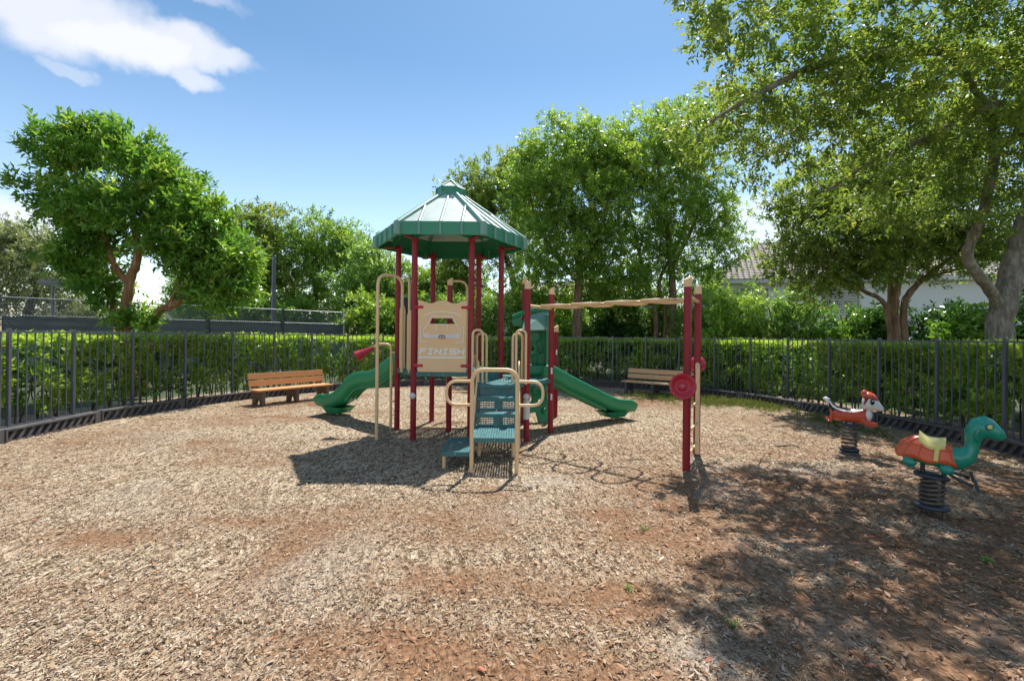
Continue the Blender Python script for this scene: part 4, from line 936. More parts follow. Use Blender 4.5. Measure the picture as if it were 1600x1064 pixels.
# tall hand loops beside the stair head
for xc, s in ((-.60, 1), (.155, -1)):
    for dy, dx, z1 in ((0, 0, 1.96), (.16, .06, 1.90)):
        MB().tube(rounded([(xc-.08+s*dx, 8.10+dy, 1.02), (xc-.08+s*dx, 8.10+dy, z1), (xc+.09+s*dx, 8.16+dy, z1), (xc+.09+s*dx, 8.16+dy, 1.02)], .09, n=6), .022, 10).build('hand_loop', M['beige'], play)
for xc in (sx0-.03, sx1+.03): MB().tube(rounded([(xc, 7.25, .1), (xc, 7.25, .62), (xc, 8.12, 1.5), (xc, 8.12, 1.05)], .2), .016, 8).build('stair_rail', M['beige'], play)

for x, y, z in ((sx0+.08, 7.838, 1.015), (-.225, 7.838, 1.015), (sx1-.08, 7.838, 1.015), (-.225, 6.341, .445), (-1.2, 8.178, 1.175), (-1.45, 8.178, 1.175), (-.77, 6.431, .228)):
    MB().lathe([(0, .008), (.009, .007), (.013, .002), (.013, -.004)], Matrix.Translation((x, y, z)) @ Matrix.Rotation(PI/2, 4, 'X'), 10).build('bolt', M['bolt'], play)
# FINISH panel
pn = MB(); X0, X1, Z0, Z1 = -1.635, -.80, 1.225, 2.44; yp = 8.165
top = [(X1-(X1-X0)*i/14, Z1+.03*math.cos(i/14*4*PI)) for i in range(15)]
win = [(-1.45, 2.055), (-1.405, 2.16), (-1.04, 2.16), (-.985, 2.055)]
plate(pn, [(X0, Z0), (X1, Z0)]+top, [win], .035, Matrix.Translation((0, yp, 0)), .006)
pno = pn.build('car_panel', M['panel'], play)
yl = yp-.021
def ribbon(mb, pts, w):
    pts = [Vector((x, yl, z)) for x, z in pts]
    for a, b in zip(pts, pts[1:]):
        mb.k = getattr(mb, 'k', 0)+1; a = a-V3(0, .0007*mb.k, 0); b = b-V3(0, .0007*mb.k, 0); d = (b-a); n = Vector((-d.z, 0, d.x)).normalized()*w/2; e = d.normalized()*w*.3
        mb.add([a-n-e, b-n+e, b+n+e, a+n-e, a-n-e+V3(0, .006, 0), b-n+e+V3(0, .006, 0), b+n+e+V3(0, .006, 0), a+n-e+V3(0, .006, 0)], [(0, 1, 2, 3), (0, 4, 5, 1), (1, 5, 6, 2), (2, 6, 7, 3), (3, 7, 4, 0)])
    return mb
ln = MB()
for pts in ([(-1.54, 2.20), (-1.44, 2.25), (-1.22, 2.275), (-1.0, 2.25), (-.90, 2.20)], [(-1.55, 1.95), (-1.47, 2.045), (-1.40, 2.19), (-1.05, 2.19), (-.97, 2.045), (-.89, 1.95)], [(-1.59, 2.02), (-1.59, 1.74), (-1.47, 1.74)], [(-.85, 2.02), (-.85, 1.74), (-.97, 1.74)],
            [(-1.32, 1.95), (-1.32, 2.04), (-1.13, 2.04), (-1.13, 1.95)], [(-1.55, 1.95), (-1.53, 1.84)], [(-.89, 1.95), (-.91, 1.84)]): ribbon(ln, pts, .013)
ln.build('car_outline', M['line'], pno)
bs = MB(); bs.box((-1.22, yl+.002, 1.475), (X1-X0-.01, .006, .028)); bs.build('stripe', M['line'], pno)
bu = MB(); bu.box((-1.22, yl+.001, 1.845), (.62, .006, .06), bev=.002); bu.build('bumper', M['silver'], pno)
for x in (-1.49, -.95):
    h = MB(); plate(h, [(x-.045, 1.815), (x+.055*(1 if x < -1.2 else .6), 1.815), (x+.03, 1.895), (x-.04, 1.885)], [], .012, Matrix.Translation((0, yl, 0))); h.build('headlight', M['white'], pno)
em = MB(); plate(em, ell(-1.22, 1.835, .062, .033), [ell(-1.22, 1.835, .046, .02)], .012, Matrix.Translation((0, yl-.002, 0))); em.ball((-1.22, yl, 1.84), (.018, .006, .016), 8); em.build('emblem', M['chipdark'], pno)
# lettering: slab block capitals
def letters(text, x0, z0, w, h, gap, t):
    segs = {'F': [((0, 0), (0, 1)), ((0, 1), (1, 1)), ((0, .52), (.75, .52))], 'I': [((.5, 0), (.5, 1)), ((.1, 0), (.9, 0)), ((.1, 1), (.9, 1))], 'N': [((0, 0), (0, 1)), ((0, 1), (1, 0)), ((1, 0), (1, 1))],
            'S': [((1, 1), (0, 1)), ((0, 1), (0, .5)), ((0, .5), (1, .5)), ((1, .5), (1, 0)), ((1, 0), (0, 0))], 'H': [((0, 0), (0, 1)), ((1, 0), (1, 1)), ((0, .5), (1, .5))]}
    x = x0
    for ch in text:
        b = MB(); ww = w*(.78 if ch == 'I' else 1)
        for (ax, az), (bx_, bz) in segs[ch]:
            sh = .018
            ribbon(b, [(x+ax*ww+az*sh, z0+az*h), (x+bx_*ww+bz*sh, z0+bz*h)], t)
        b.build('letter', M['line'], pno); x += ww+gap
letters('FINISH', -1.605, 1.532, .098, .090, .042, .026)

# left side: pole arch, handholds, dark panel, talk tube
MB().tube(rounded([(-2.37, 8.23, -.25), (-2.37, 8.23, 2.93), (-2.03, 8.62, 2.93), (-2.03, 8.62, 1.18)], .2, n=8), .029, 12).build('pole_arch', M['beige'], play)
MB().tube(rounded([(-2.02, 8.70, 2.90), (-1.86, 8.42, 2.90), (-1.84, 8.40, 1.18)], .15, n=6), .024, 10).build('hand_rail', M['beige'], play)
for x, y, z1 in ((-2.06, 8.78, 2.42), (-1.83, 8.38, 2.30)):
    b = MB(); plate(b, [(-.045, 1.24), (.045, 1.24), (.05, 1.4), (.05, z1-.1), (.02, z1), (-.02, z1), (-.05, z1-.1), (-.05, 1.4)], [], .03, Matrix.Translation((x, y, 0)) @ Matrix.Rotation(-.15, 4, 'Z'), .006); b.build('handhold', M['beige'], play)
b = MB(); b.box((-2.08, 9.30, 1.95), (.10, .5, 1.30), rz=math.radians(-30), bev=.02); b.build('entry_panel', M['darkpanel'], play)
tt = MB(); tt.tube(rounded([(-2.37, 9.19, -.25), (-2.37, 9.19, 1.68), (-2.62, 9.12, 1.68), (-2.70, 9.10, 1.60)], .17, n=8), .026, 12); tt.tube([(-2.37, 9.19, 1.52), (-2.24, 9.13, 1.52)], .018, 8); tt.tube([(-2.37, 9.19, .56), (-2.24, 9.13, .56)], .018, 8)
tto = tt.build('talk_tube', M['beige'], play)
def horn(mb, tip, mouth, r0, r1):
    tip, mouth = Vector(tip), Vector(mouth); d = mouth-tip; L = d.length; R = d.to_track_quat('Z', 'Y').to_matrix().to_4x4()
    mb.lathe([(r0, 0), (r0*1.1, L*.15), (r1*.9, L*.93), (r1, L), (r1*.93, L*1.005), (r1*.82, L*.9), (r0*.6, L*.35), (0, L*.3)], Matrix.Translation(tip) @ R, 24); return mb
horn(MB(), (-2.69, 9.10, 1.615), (-3.0, 9.02, 1.43), .03, .115).build('horn', M['red'], tto)
# rear arch and braces
MB().tube(rounded([(-1.36, 9.9, 1.1), (-1.36, 9.9, 3.02), (-.97, 9.98, 3.02), (-.97, 9.98, 1.15)], .18, n=8), .024, 10).build('rear_arch', M['beige'], play)
MB().tube([(-1.40, 10.15, -.2), (-1.40, 10.15, 1.2)], .024, 10).build('rear_pole', M['beige'], play)
for z in (.35, .65, .95): MB().tube(rounded([(-1.40, 10.15, z), (-1.2, 10.3, z-.03), (-.95, 10.1, z)], .1), .02, 8).build('rear_rung', M['beige'], play)
rb = MB(); rb.box((-1.0, 10.0, 1.30), (.55, .025, .26), bev=.006); rb.build('toe_board', M['panel'], play)

# slides
def slide(start, dirv, L, prof, name, wall=.25, half=.27, foot=.80):
    d = Vector((*dirv, 0)).normalized(); s = Vector((d.y, -d.x, 0)); n = 34; st = Vector((*start, 0))
    P = []
    for i in range(n+1):
        f = i/n; j = max(q for q in range(len(prof)) if prof[q][0] <= f+1e-9); j = min(j, len(prof)-2)
        P.append((f, prof, j))
    # smooth profile by Catmull
    pts = catmull([Vector((a, 0, b)) for a, b in prof], per=8); zs = lambda f: next((p.z+(q.z-p.z)*(f-p.x)/max(1e-6, q.x-p.x) for p, q in zip(pts, pts[1:]) if p.x-1e-6 <= f <= q.x+1e-6), prof[-1][1])
    body = MB(); vs = []; ring = None
    for i in range(n+1):
        f = i/n; c = st+d*L*f+V3(0, 0, zs(f)); w = 1.0; hw = half; wl = wall
        if f > .9: g = (f-.9)/.1; wl = wall*(1-.45*g*g)
        if f < .05: wl = wall*(.9+.1*f/.05)
        cs = [(-hw-.03, wl-.02), (-hw-.015, wl+.005), (-hw+.03, wl), (-hw+.05, .10), (-hw+.10, .025), (0, .0), (hw-.10, .025), (hw-.05, .10), (hw-.03, wl), (hw+.015, wl+.005), (hw+.03, wl-.02), (hw+.01, .05), (hw-.05, -.045), (0, -.055), (-hw+.05, -.045), (-hw-.01, .05)]
        ring = len(cs)
        vs += [c+s*a+V3(0, 0, b) for a, b in cs]
    fs = [(i*ring+k, i*ring+(k+1) % ring, (i+1)*ring+(k+1) % ring, (i+1)*ring+k) for i in range(n) for k in range(ring)]
    body.add(vs, fs, True); body.add(vs[:ring], [tuple(range(ring))]); body.add(vs[-ring:], [tuple(range(ring-1, -1, -1))])
    o = body.build(name, M['green'], play)
    for a in (-.16, -.05, .06, .17):                                      # strengthening fins below
        r = MB(); v2 = []
        for i in range(2, int(n*.72)):
            f = i/n; c = st+d*L*f+s*a+V3(0, 0, zs(f)); v2 += [c+V3(0, 0, -.05)-s*.008, c+V3(0, 0, -.05)+s*.008, c+V3(0, 0, -.115)+s*.008, c+V3(0, 0, -.115)-s*.008]
        m = len(v2)//4; r.add(v2, [(i*4+k, i*4+(k+1) % 4, i*4+4+(k+1) % 4, i*4+4+k) for i in range(m-1) for k in range(4)]); r.build('fin', M['green'], o)
    c = st+d*L*foot; zb = zs(foot)-.04; ft = MB()
    h0 = [(c+d*a+s*b_) for a, b_ in ((-.36, -.22), (.30, -.22), (.30, .22), (-.36, .22))]; h1 = [(c+d*a+s*b_) for a, b_ in ((-.20, -.17), (.18, -.17), (.18, .17), (-.20, .17))]
    ft.add([p+V3(0, 0, zb) for p in h0]+[p+V3(0, 0, .075) for p in h1], [(0, 1, 5, 4), (1, 2, 6, 5), (2, 3, 7, 6), (3, 0, 4, 7), (4, 5, 6, 7)])
    for a in (-.2, -.03, .14):
        for sg in (-1, 1):
            p, q = c+d*a*1.3+s*sg*.222+V3(0, 0, zb), c+d*a+s*sg*.172+V3(0, 0, .08); ft.tube([p, q], .02, 6)
    ft.build('foot_housing', M['green'], o)
    MB().tube([c+V3(0, 0, -.2), c+V3(0, 0, .12)], .045, 10).build('foot_post', M['beige'], o)
    return o
slide((-2.0, 9.60), (-.866, .5), 2.78, [(0, 1.26), (.10, 1.23), (.22, 1.04), (.34, .86), (.46, .82), (.58, .72), (.70, .43), (.80, .28), (.90, .25), (1.0, .27)], 'wave_slide', foot=.83)
slide((.50, 9.53), (.866, .5), 2.55, [(0, 1.05), (.10, 1.02), (.30, .78), (.55, .50), (.72, .31), (.82, .245), (.92, .225), (1.0, .23)], 'straight_slide', wall=.24, foot=.82)

# green entry panel with hood and moulded climber
gp = MB(); yg = 9.93
plate(gp, [(.20, 1.05), (.74, 1.05), (.76, 1.6), (.76, 2.10), (.70, 2.20), (.3, 2.20), (.20, 2.12)], [ell(.44, 1.60, .05, .085), ell(.58, 1.56, .022, .10, rot=.4), ell(.66, 1.62, .02, .09, rot=.35)], .05, Matrix.Translation((0, yg, 0)), .01)
gpo = gp.build('entry_wall', M['green'], play)
sw_ = MB()
for cx_, cz_, rx_, rz_ in ((.44, 1.86, .17, .13), (.44, 1.60, .10, .14), (.62, 1.40, .10, .15), (.34, 1.36, .11, .12)): sw_.tube([Vector((x, yg-.03, z)) for x, z in ell(cx_, cz_, rx_, rz_, 24)], .022, 6, closed=True)
sw_.build('swirl_relief', M['green'], gpo)
hd = MB(); a, b_, c_, d_ = V3(.20, 9.52, 1.98), V3(.76, 9.50, 2.00), V3(.76, 9.80, 2.40), V3(.30, 9.82, 2.30)
hd.add([a, b_, c_, d_, a+V3(0, .06, -.02), b_+V3(0, .06, -.02), V3(.76, 9.98, 2.34), V3(.22, 9.98, 2.20)], [(0, 1, 2, 3), (7, 6, 5, 4), (0, 4, 5, 1), (1, 5, 6, 2), (2, 6, 7, 3), (3, 7, 4, 0)])
hdo_ = hd.build('hood', M['roofmid'], gpo)  # slope painted lighter than the wall, as if sunlit
MB().tube(catmull([V3(.02, 9.98, 2.26), V3(.25, 9.92, 2.36), V3(.5, 9.86, 2.42), V3(.78, 9.80, 2.43)], per=5), [.05]*16, 10).build('hood_lip', M['green'], hdo_)
b = MB(); plate(b, [(0, 2.08), (.22, 2.10), (.30, 2.26), (.02, 2.29), (-.03, 2.18)], [], .06, Matrix.Translation((.03, 9.99, 0)), .01); b.build('hood_wing', M['green'], hdo_)
jb = MB(); jb.box((.73, 9.72, 1.68), (.07, .40, 1.26), bev=.02); jb.build('jamb', M['green'], gpo)
th = MB(); th.box((.42, 9.72, 1.16), (.56, .30, .22), bev=.06); th.build('slide_lip', M['green'], gpo)
cl_ = MB(); Mc = Matrix.Translation((.45, 10.12, 0)) @ Matrix.Rotation(-.28, 4, 'X') @ Matrix.Rotation(.25, 4, 'Z')
plate(cl_, [(-.30, -.05), (-.14, -.05), (-.06, .22), (.10, .25), (.18, -.05), (.32, -.05), (.36, .4), (.28, .75), (.36, 1.08), (-.30, 1.08), (-.34, .75), (-.24, .45)], [ell(-.08, .52, .10, .12), ell(.14, .80, .09, .09), ell(.18, .45, .07, .09)], .09, Mc, .025)
for x, z, r in ((-.16, .85, .10), (.04, .66, .09), (-.2, .3, .09), (.27, .25, .08), (.02, .97, .09)): cl_.ball(Mc @ Vector((x, -.05, z)), (r, .07, r), 12)
cl_.build('moulded_climber', M['green'], play)

# overhead loop ladder, its end posts and ladder
zo = 2.40; m0 = Vector(((PX['C'][0]+PX['F'][0])/2, (PX['C'][1]+PX['F'][1])/2, zo)); m1 = Vector(((PX['P'][0]+PX['Q'][0])/2, (PX['P'][1]+PX['Q'][1])/2, zo+.04))
ax = (m1-m0); al = ax.length; ax.normalize(); sd_ = Vector((-ax.y, ax.x, 0)).normalized()
oh = MB(); oh.tube([m0, m1], .030, 10)
for k, l, z in (('C', 'F', zo), ('P', 'Q', zo+.04)): oh.tube([(*PX[k], z), (*PX[l], z)], .028, 10)
oho = oh.build('overhead_beam', M['beige'], play)
for i in range(4):
    c = m0.lerp(m1, (i+.75)/4.5); lp = []
    for k in range(20):
        a = 2*PI*k/20; ca, sa = math.cos(a), math.sin(a); ca = math.copysign(abs(ca)**.75, ca); sa = math.copysign(abs(sa)**.75, sa)
        lp.append(c+ax*(.24*ca+.06*sa)+sd_*.40*sa+V3(0, 0, -.006+.005*math.cos(2*a)))
    MB().tube(lp, .019, 8, closed=True).build('grab_loop', M['beige'], oho)
p, q = V3(*PX['P'], 0), V3(*PX['Q'], 0); e = (q-p).normalized()
lr = q-e*.10+V3(.01, -.03, 0)
ld = MB(); ld.tube(rounded([lr+V3(0, 0, .03), lr+V3(0, 0, 1.38), q+V3(0, 0, 1.46)], .08), .034, 10); l2 = p+e*.12
MB().tube(rounded([l2+V3(0, 0, .2), l2+V3(0, 0, 1.2), p+V3(0, 0, 1.28)], .08), .022, 8).build('ladder_rail', M['beige'], play)
ldo = ld.build('end_ladder', M['beige'], play)
for z in (.20, .52, .85): MB().tube([lr+V3(0, 0, z), l2+V3(0, 0, z)], .019, 8).build('rung', M['beige'], ldo)
hn = Vector((2.36, 6.46, 1.19)); fd = Vector((-.22, -1, .05)).normalized(); R = Matrix.Translation(hn) @ fd.to_track_quat('Z', 'Y').to_matrix().to_4x4()
hb = MB(); hb.lathe([(.045, -.05), (.10, -.03), (.155, .02), (.178, .055), (.178, .075), (.165, .085), (.148, .075), (.12, .035), (.095, .02), (.06, .012), (.055, .03), (.035, .034), (0, .03)], R, 32); hbo = hb.build('talk_horn', M['red'], play)
MB().lathe([(.016, .03), (.016, .043), (0, .045)], R, 12).build('bolt', M['bolt'], hbo)
hn = Vector((3.03, 7.60, 1.43)); fd = Vector((.25, 1, 0)).normalized(); R = Matrix.Translation(hn) @ fd.to_track_quat('Z', 'Y').to_matrix().to_4x4()
h2 = MB(); h2.lathe([(0, -.05), (.05, -.05), (.09, -.03), (.128, .02), (.132, .05), (.118, .05), (.08, 0), (0, -.02)], R, 28); h2o = h2.build('talk_horn', M['red'], play)

# ------------------------------------------------------------------ benches
def bench(label, loc, rz, wood, leg):
    t = thing('park_bench', label, 'bench', loc, rz, 'benches inside the fence'); Lb = 2.15
    for x in (-.92, 0, .92):
        b = MB(); M4 = Matrix.Translation((x, 0, 0)) @ Matrix.Rotation(PI/2, 4, 'Z')
        arch = [(.13*math.cos(a), .20*math.sin(a)) for a in [PI*i/8 for i in range(9)]]
        plate(b, [(-.27, -.06), (-.13, -.06)]+[(-xx, zz) for xx, zz in arch][0:9]+[(.13, -.06), (.27, -.06), (.24, .16), (.27, .30), (.37, .80), (.30, .82), (.19, .385), (-.25, .385), (-.23, .16)], [], .085, M4, .008)
        b.build('leg', M[leg], t, world=False)
    for y in (-.18, -.02, .14): MB().box((0, y, .408), (Lb, .145, .044), bev=.008).build('seat_plank', M[wood], t, world=False)
    Mb = Matrix.Rotation(-.20, 3, 'X')
    for y, z in ((.232, .57), (.270, .745)):
        MB().box((0, y, z), (Lb, .042, .150), M=Mb, bev=.008).build('back_plank', M[wood], t, world=False)
        bo_ = MB()
        for x in (-.92, 0, .92): bo_.lathe([(0, .012), (.014, .01), (.014, 0)], Matrix.Translation((x, y-.026, z)) @ Matrix.Rotation(PI/2, 4, 'X'), 8)
    return t
bench('orange-brown plank bench with brown legs left of the play structure', (-5.98, 12.78, 0), math.radians(56), 'benchwood', 'benchleg')
bench('tan plank bench with dark grey legs behind the maroon ladder posts', (4.62, 15.02, 0), math.radians(-41), 'benchwood2', 'benchleg2')

# ------------------------------------------------------------------ spring riders
def spring(t, h0, h1, r, turns, tilt=0, shift=0):
    M4 = Matrix.Identity(4)
    for ph in (0,):
        b = MB(); n = turns*16; pts = []; rs = []
        for i in range(n+1):
            f = i/n; a = 2*PI*turns*f+ph; rr = r*(1+.10*math.sin(f*PI)) ; pts.append((rr*math.cos(a)+shift*f*f, rr*math.sin(a), h0+(h1-h0)*f-tilt*rr*math.cos(a)*f)); rs.append(.0165)
        b.tube(pts, rs, 8); b.build('spring', M['spring'], t, world=False)
def plates(t, z, w, l, tilt=0, x=0, name='mount_plate'):
    b = MB(); b.lathe([(0, -.022), (w*.9, -.022), (w, -.008), (w, .008), (w*.9, .022), (0, .022)], Matrix.Translation((x, 0, z)) @ Matrix.Rotation(tilt, 4, 'Y') @ Matrix.Scale(l, 4, (1, 0, 0)), 20); return b.build(name, M['darkpanel'], t, world=False)
# turtle
tu = thing('spring_rider', 'teal turtle spring rider with orange shell and yellow saddle', 'spring rider', (4.45, 4.94, 0), math.radians(-40), 'spring riders')
TI = .10
plates(tu, .105, .135, 1.15, 0, name='base_plate'); spring(tu, .12, .40, .090, 6, -.15, .01); plates(tu, .425, .105, 1.42, TI, .0)
for x, y in ((-.10, -.05), (.0, .08), (.10, -.05)): MB().tube([(x, y, -.1), (x, y, .1)], .018, 8).build('anchor_bolt', M['spring'], tu, world=False)
for x in (-.09, .12): MB().tube([(x*.8, 0, .42), (x*.8, 0, .61)], .020, 8).build('mount_strut', M['darkpanel'], tu, world=False)
Rt = Matrix.Translation((-.01, 0, .645)) @ Matrix.Rotation(TI, 4, 'Y')
TS = Matrix.Diagonal((.665, .80, .96, 1))
def tr_(b):
    b.v = [tuple(Rt @ TS @ Vector(p)) for p in b.v]; return b
# belly
b = MB(); b.loft([((-.34, 0, -.02), .03, .02, 0), ((-.28, 0, -.03), .11, .05, 0), ((-.1, 0, -.045), .15, .065, 0), ((.12, 0, -.045), .155, .07, 0), ((.28, 0, -.03), .12, .07, 0), ((.34, 0, 0), .05, .04, 0)], 18); bel = tr_(b).build('belly', M['turtle'], tu, world=False)
# shell: domed with flared rim
def shell_pt(u, v):
    a = 2*PI*u; r = v; x = -.02+.40*r*math.cos(a)*(1.05 if math.cos(a) < 0 else .93); y = .205*r*math.sin(a)
    z = .17*(1-r**2.4)+.03 + (.035*max(0, r-.8)/.2*-1) + (.018*math.cos(6*a))*max(0, r-.7)/.3 + .055*max(0, -math.cos(a))*r*(1-r) - .05*math.exp(-((x-.06)/.16)**2)*(1-r)
    if r > .98: z -= .012
    return Vector((x, y, z))
b = MB(); nu, nv = 40, 16; vs = [shell_pt(i/nu, (j+.02)/nv) for j in range(nv+1) for i in range(nu)]
fs = [(j*nu+i, j*nu+(i+1) % nu, (j+1)*nu+(i+1) % nu, (j+1)*nu+i) for j in range(nv) for i in range(nu)]
b.add(vs, fs, True); b.add(vs[:nu], [tuple(range(nu))], True); b.add([p-V3(0, 0, .03) for p in vs[-nu:]]+vs[-nu:], [(i, (i+1) % nu, nu+(i+1) % nu, nu+i) for i in range(nu)]+[tuple(range(nu-1, -1, -1))], True)
she = tr_(b).build('shell', M['shell'], tu, world=False)
# raised shell ridges
rd = MB()
for a0 in (.03, .12, .20, .30, .38, .45, .55, .62, .70, .80, .88, .97):
    rd.tube([shell_pt(a0, q/10)+V3(0, 0, .002) for q in range(5, 11)], .006, 5)
for v0 in (.62, .82): rd.tube([shell_pt(i/36, v0)+V3(0, 0, .001) for i in range(36)], .005, 5, closed=True)
tr_(rd).build('shell_ridge', M['chipred'], she, world=False)
# saddle
sdl = MB(); n1, n2 = 14, 12; vs = []
for i in range(n1+1):
    f = i/n1; x = -.16+.32*f; hw = .165*(1-.25*(2*f-1)**2)
    for j in range(n2+1):
        g = 2*j/n2-1; y = hw*g; zz = .198+.052*(2*f-1)**2*(1 if f < .5 else .4) - .085*abs(g)**2.6
        vs.append((x-.01, y, zz))
sdl.add(vs, [(i*(n2+1)+j, (i+1)*(n2+1)+j, (i+1)*(n2+1)+j+1, i*(n2+1)+j+1) for i in range(n1) for j in range(n2)], True)
vb = [(x, y, z-.04) for x, y, z in vs]; sdl.add(vb, [(i*(n2+1)+j+1, (i+1)*(n2+1)+j+1, (i+1)*(n2+1)+j, i*(n2+1)+j) for i in range(n1) for j in range(n2)], True)
for row in ([i*(n2+1) for i in range(n1+1)], [i*(n2+1)+n2 for i in range(n1+1)], list(range(n2+1)), [n1*(n2+1)+j for j in range(n2+1)]):
    sdl.add([vs[k] for k in row]+[vb[k] for k in row], [(k, k+1, len(row)+k+1, len(row)+k) for k in range(len(row)-1)], True)
sao = tr_(sdl).build('saddle', M['yellow'], tu, world=False)
for s in (-1, 1):
    sg_ = MB(); vs = []
    for q in range(8):
        base = shell_pt(.25 if s > 0 else .75, .68+.32*q/7)
        for dx in (-.027, .027): vs.append((.055+dx, base.y*1.01+.004*s, base.z+.010))
    sg_.add(vs, [(2*k, 2*k+1, 2*k+3, 2*k+2) for k in range(7)], True)
    tr_(sg_).build('girth_strap', M['yellow'], tu, world=False)
# neck and head
b = MB(); b.loft([((.20, 0, .02), .10, .10, .1), ((.33, 0, .02), .125, .125, .35), ((.425, 0, .08), .115, .11, .95), ((.450, 0, .16), .092, .086, 1.45), ((.448, 0, .235), .092, .092, 1.6), ((.452, 0, .315), .118, .122, 1.35), ((.485, 0, .375), .132, .130, .75), ((.545, 0, .400), .134, .122, .15), ((.62, 0, .385), .120, .102, -.15), ((.695, 0, .355), .096, .078, -.22), ((.75, 0, .333), .066, .056, -.28), ((.778, 0, .325), .026, .024, -.28)], 22)
hdo = tr_(b).build('head', M['turtle'], tu, world=False)
for s in (-1, 1):
    e = MB(); Me = Matrix.Rotation(.35*-s, 3, 'Z'); e.ball((.585, s*.118, .42), (.052, .022, .040), 14, Me); eo = tr_(e).build('eye', M['greendark'], hdo, world=False)
    e = MB(); e.ball((.590, s*.137, .421), (.032, .010, .024), 12, Me); tr_(e).build('iris', M['yellow'], eo, world=False)
    e = MB(); e.tube([(.49, s*.125, .40), (.465, s*.130, .34), (.47, s*.112, .27), (.50, s*.09, .24)], [.016, .024, .02, .008], 8); tr_(e).build('cheek_fold', M['turtle'], hdo, world=False)
for x, y, z in ((-.24, .13, -.105), (-.24, -.13, -.105), (.20, .14, -.105), (.20, -.14, -.105)):
    b = MB(); b.loft([((x-.085, y, z+.02), .03, .03, 0), ((x-.06, y, z+.005), .055, .05, 0), ((x, y, z), .062, .056, 0), ((x+.05, y, z), .055, .048, 0), ((x+.08, y, z), .025, .022, 0)], 12)
    b.v = [(p[0], p[1], p[2]) for p in b.v]; tr_(b).build('foot', M['turtle'], tu, world=False)
for s in (-1, 1):
    b = MB(); b.tube(rounded([(.12, s*.05, -.10), (.30, s*.17, -.17), (.50, s*.24, -.20)], .1), .017, 8); ro_ = tr_(b).build('footrest', M['darkpanel'], tu, world=False)
    b = MB(); b.box((.53, s*.245, -.185), (.035, .16, .105), M=Matrix.Rotation(-.5, 3, 'Y'), bev=.01); tr_(b).build('foot_pedal', M['darkpanel'], ro_, world=False)
    b = MB()
    for k in (-.03, 0, .03): b.box((.512+k*.4, s*.245, -.175+k), (.012, .12, .012), M=Matrix.Rotation(-.5, 3, 'Y'))
    tr_(b).build('pedal_tread', M['galv'], ro_, world=False)

# chipmunk-like animal
ch = thing('spring_rider', 'red and white striped chipmunk spring rider in front of the right fence', 'spring rider', (5.43, 7.50, 0), math.radians(-38), 'spring riders')
plates(ch, .10, .125, 1.1, 0, name='base_plate'); spring(ch, .11, .46, .092, 6, .0, 0); plates(ch, .485, .105, 1.25, .05)
b = MB(); b.box((.0, 0, .02), (.26, .22, .10), bev=.02); b.build('anchor_box', M['darkpanel'], ch, world=False)
for x in (-.06, .08): MB().tube([(x, 0, .48), (x, 0, .60)], .022, 8).build('mount_strut', M['darkpanel'], ch, world=False)
b = MB(); b.loft([((-.355, 0, .69), .02, .03, .3), ((-.335, 0, .69), .08, .085, .2), ((-.27, 0, .665), .115, .115, 0), ((-.15, 0, .645), .115, .098, -.06), ((.0, 0, .635), .115, .092, 0), ((.13, 0, .64), .12, .105, .1), ((.24, 0, .655), .118, .125, .25), ((.31, 0, .69), .085, .10, .4), ((.34, 0, .70), .02, .03, .4)], 18)
cb = b.build('body', M['chipred'], ch, world=False)
def back_strip(w0, w1, dz, mat, name):
    b = MB(); vs = []; xs = [-.37, -.34, -.30, -.22, -.12, 0, .1, .18, .24]; zc = [.875, .85, .805, .765, .745, .735, .745, .765, .78]
    for x, z in zip(xs, zc):
        for k in range(9):
            g = (k/8*2-1); y = (w0+(w1-w0)*abs(g))*g if False else w1*g; vs.append((x, y, z+dz-.055*(abs(g)*w1/.10)**2))
    b.add(vs, [(i*9+k, (i+1)*9+k, (i+1)*9+k+1, i*9+k+1) for i in range(len(xs)-1) for k in range(8)], True)
    vb = [(x, y, z-.05) for x, y, z in vs]; b.add(vb, [(i*9+k+1, (i+1)*9+k+1, (i+1)*9+k, i*9+k) for i in range(len(xs)-1) for k in range(8)], True)
    for side in (0, 8): b.add([vs[i*9+side] for i in range(len(xs))]+[vb[i*9+side] for i in range(len(xs))], [(k, k+1, len(xs)+k+1, len(xs)+k) for k in range(len(xs)-1)])
    for e_ in (0, len(xs)-1): b.add([vs[e_*9+k] for k in range(9)]+[vb[e_*9+k] for k in range(9)], [(k, k+1, 10+k, 9+k) for k in range(8)])
    return b.build(name, M[mat], ch, world=False)
back_strip(0, .100, -.002, 'eyeblack', 'dark_stripe'); back_strip(0, .082, .006, 'white', 'white_stripe'); back_strip(0, .050, .012, 'eyeblack', 'back_stripe')
b = MB(); b.tube([(-.35, 0, .80), (-.40, 0, .86), (-.44, 0, .885), (-.485, 0, .882)], [.05, .045, .032, .012], 10); b.build('tail', M['white'], ch, world=False)
b = MB(); b.loft([((.215, 0, .855), .03, .04, 0), ((.23, 0, .865), .115, .10, 0), ((.30, 0, .88), .155, .135, 0), ((.38, 0, .875), .15, .135, -.1), ((.45, 0, .845), .115, .10, -.25), ((.515, 0, .805), .07, .058, -.35), ((.565, 0, .782), .04, .032, -.3), ((.59, 0, .776), .012, .012, -.3)], 18)
hc = b.build('head', M['white'], ch, world=False)
b = MB(); b.loft([((.225, 0, .94), .05, .05, .2), ((.26, 0, .965), .135, .075, .1), ((.33, 0, .975), .16, .07, -.08), ((.405, 0, .955), .135, .062, -.45), ((.46, 0, .905), .085, .045, -.8), ((.485, 0, .865), .035, .025, -1.0)], 16); b.build('crown_cap', M['chipred'], hc, world=False)
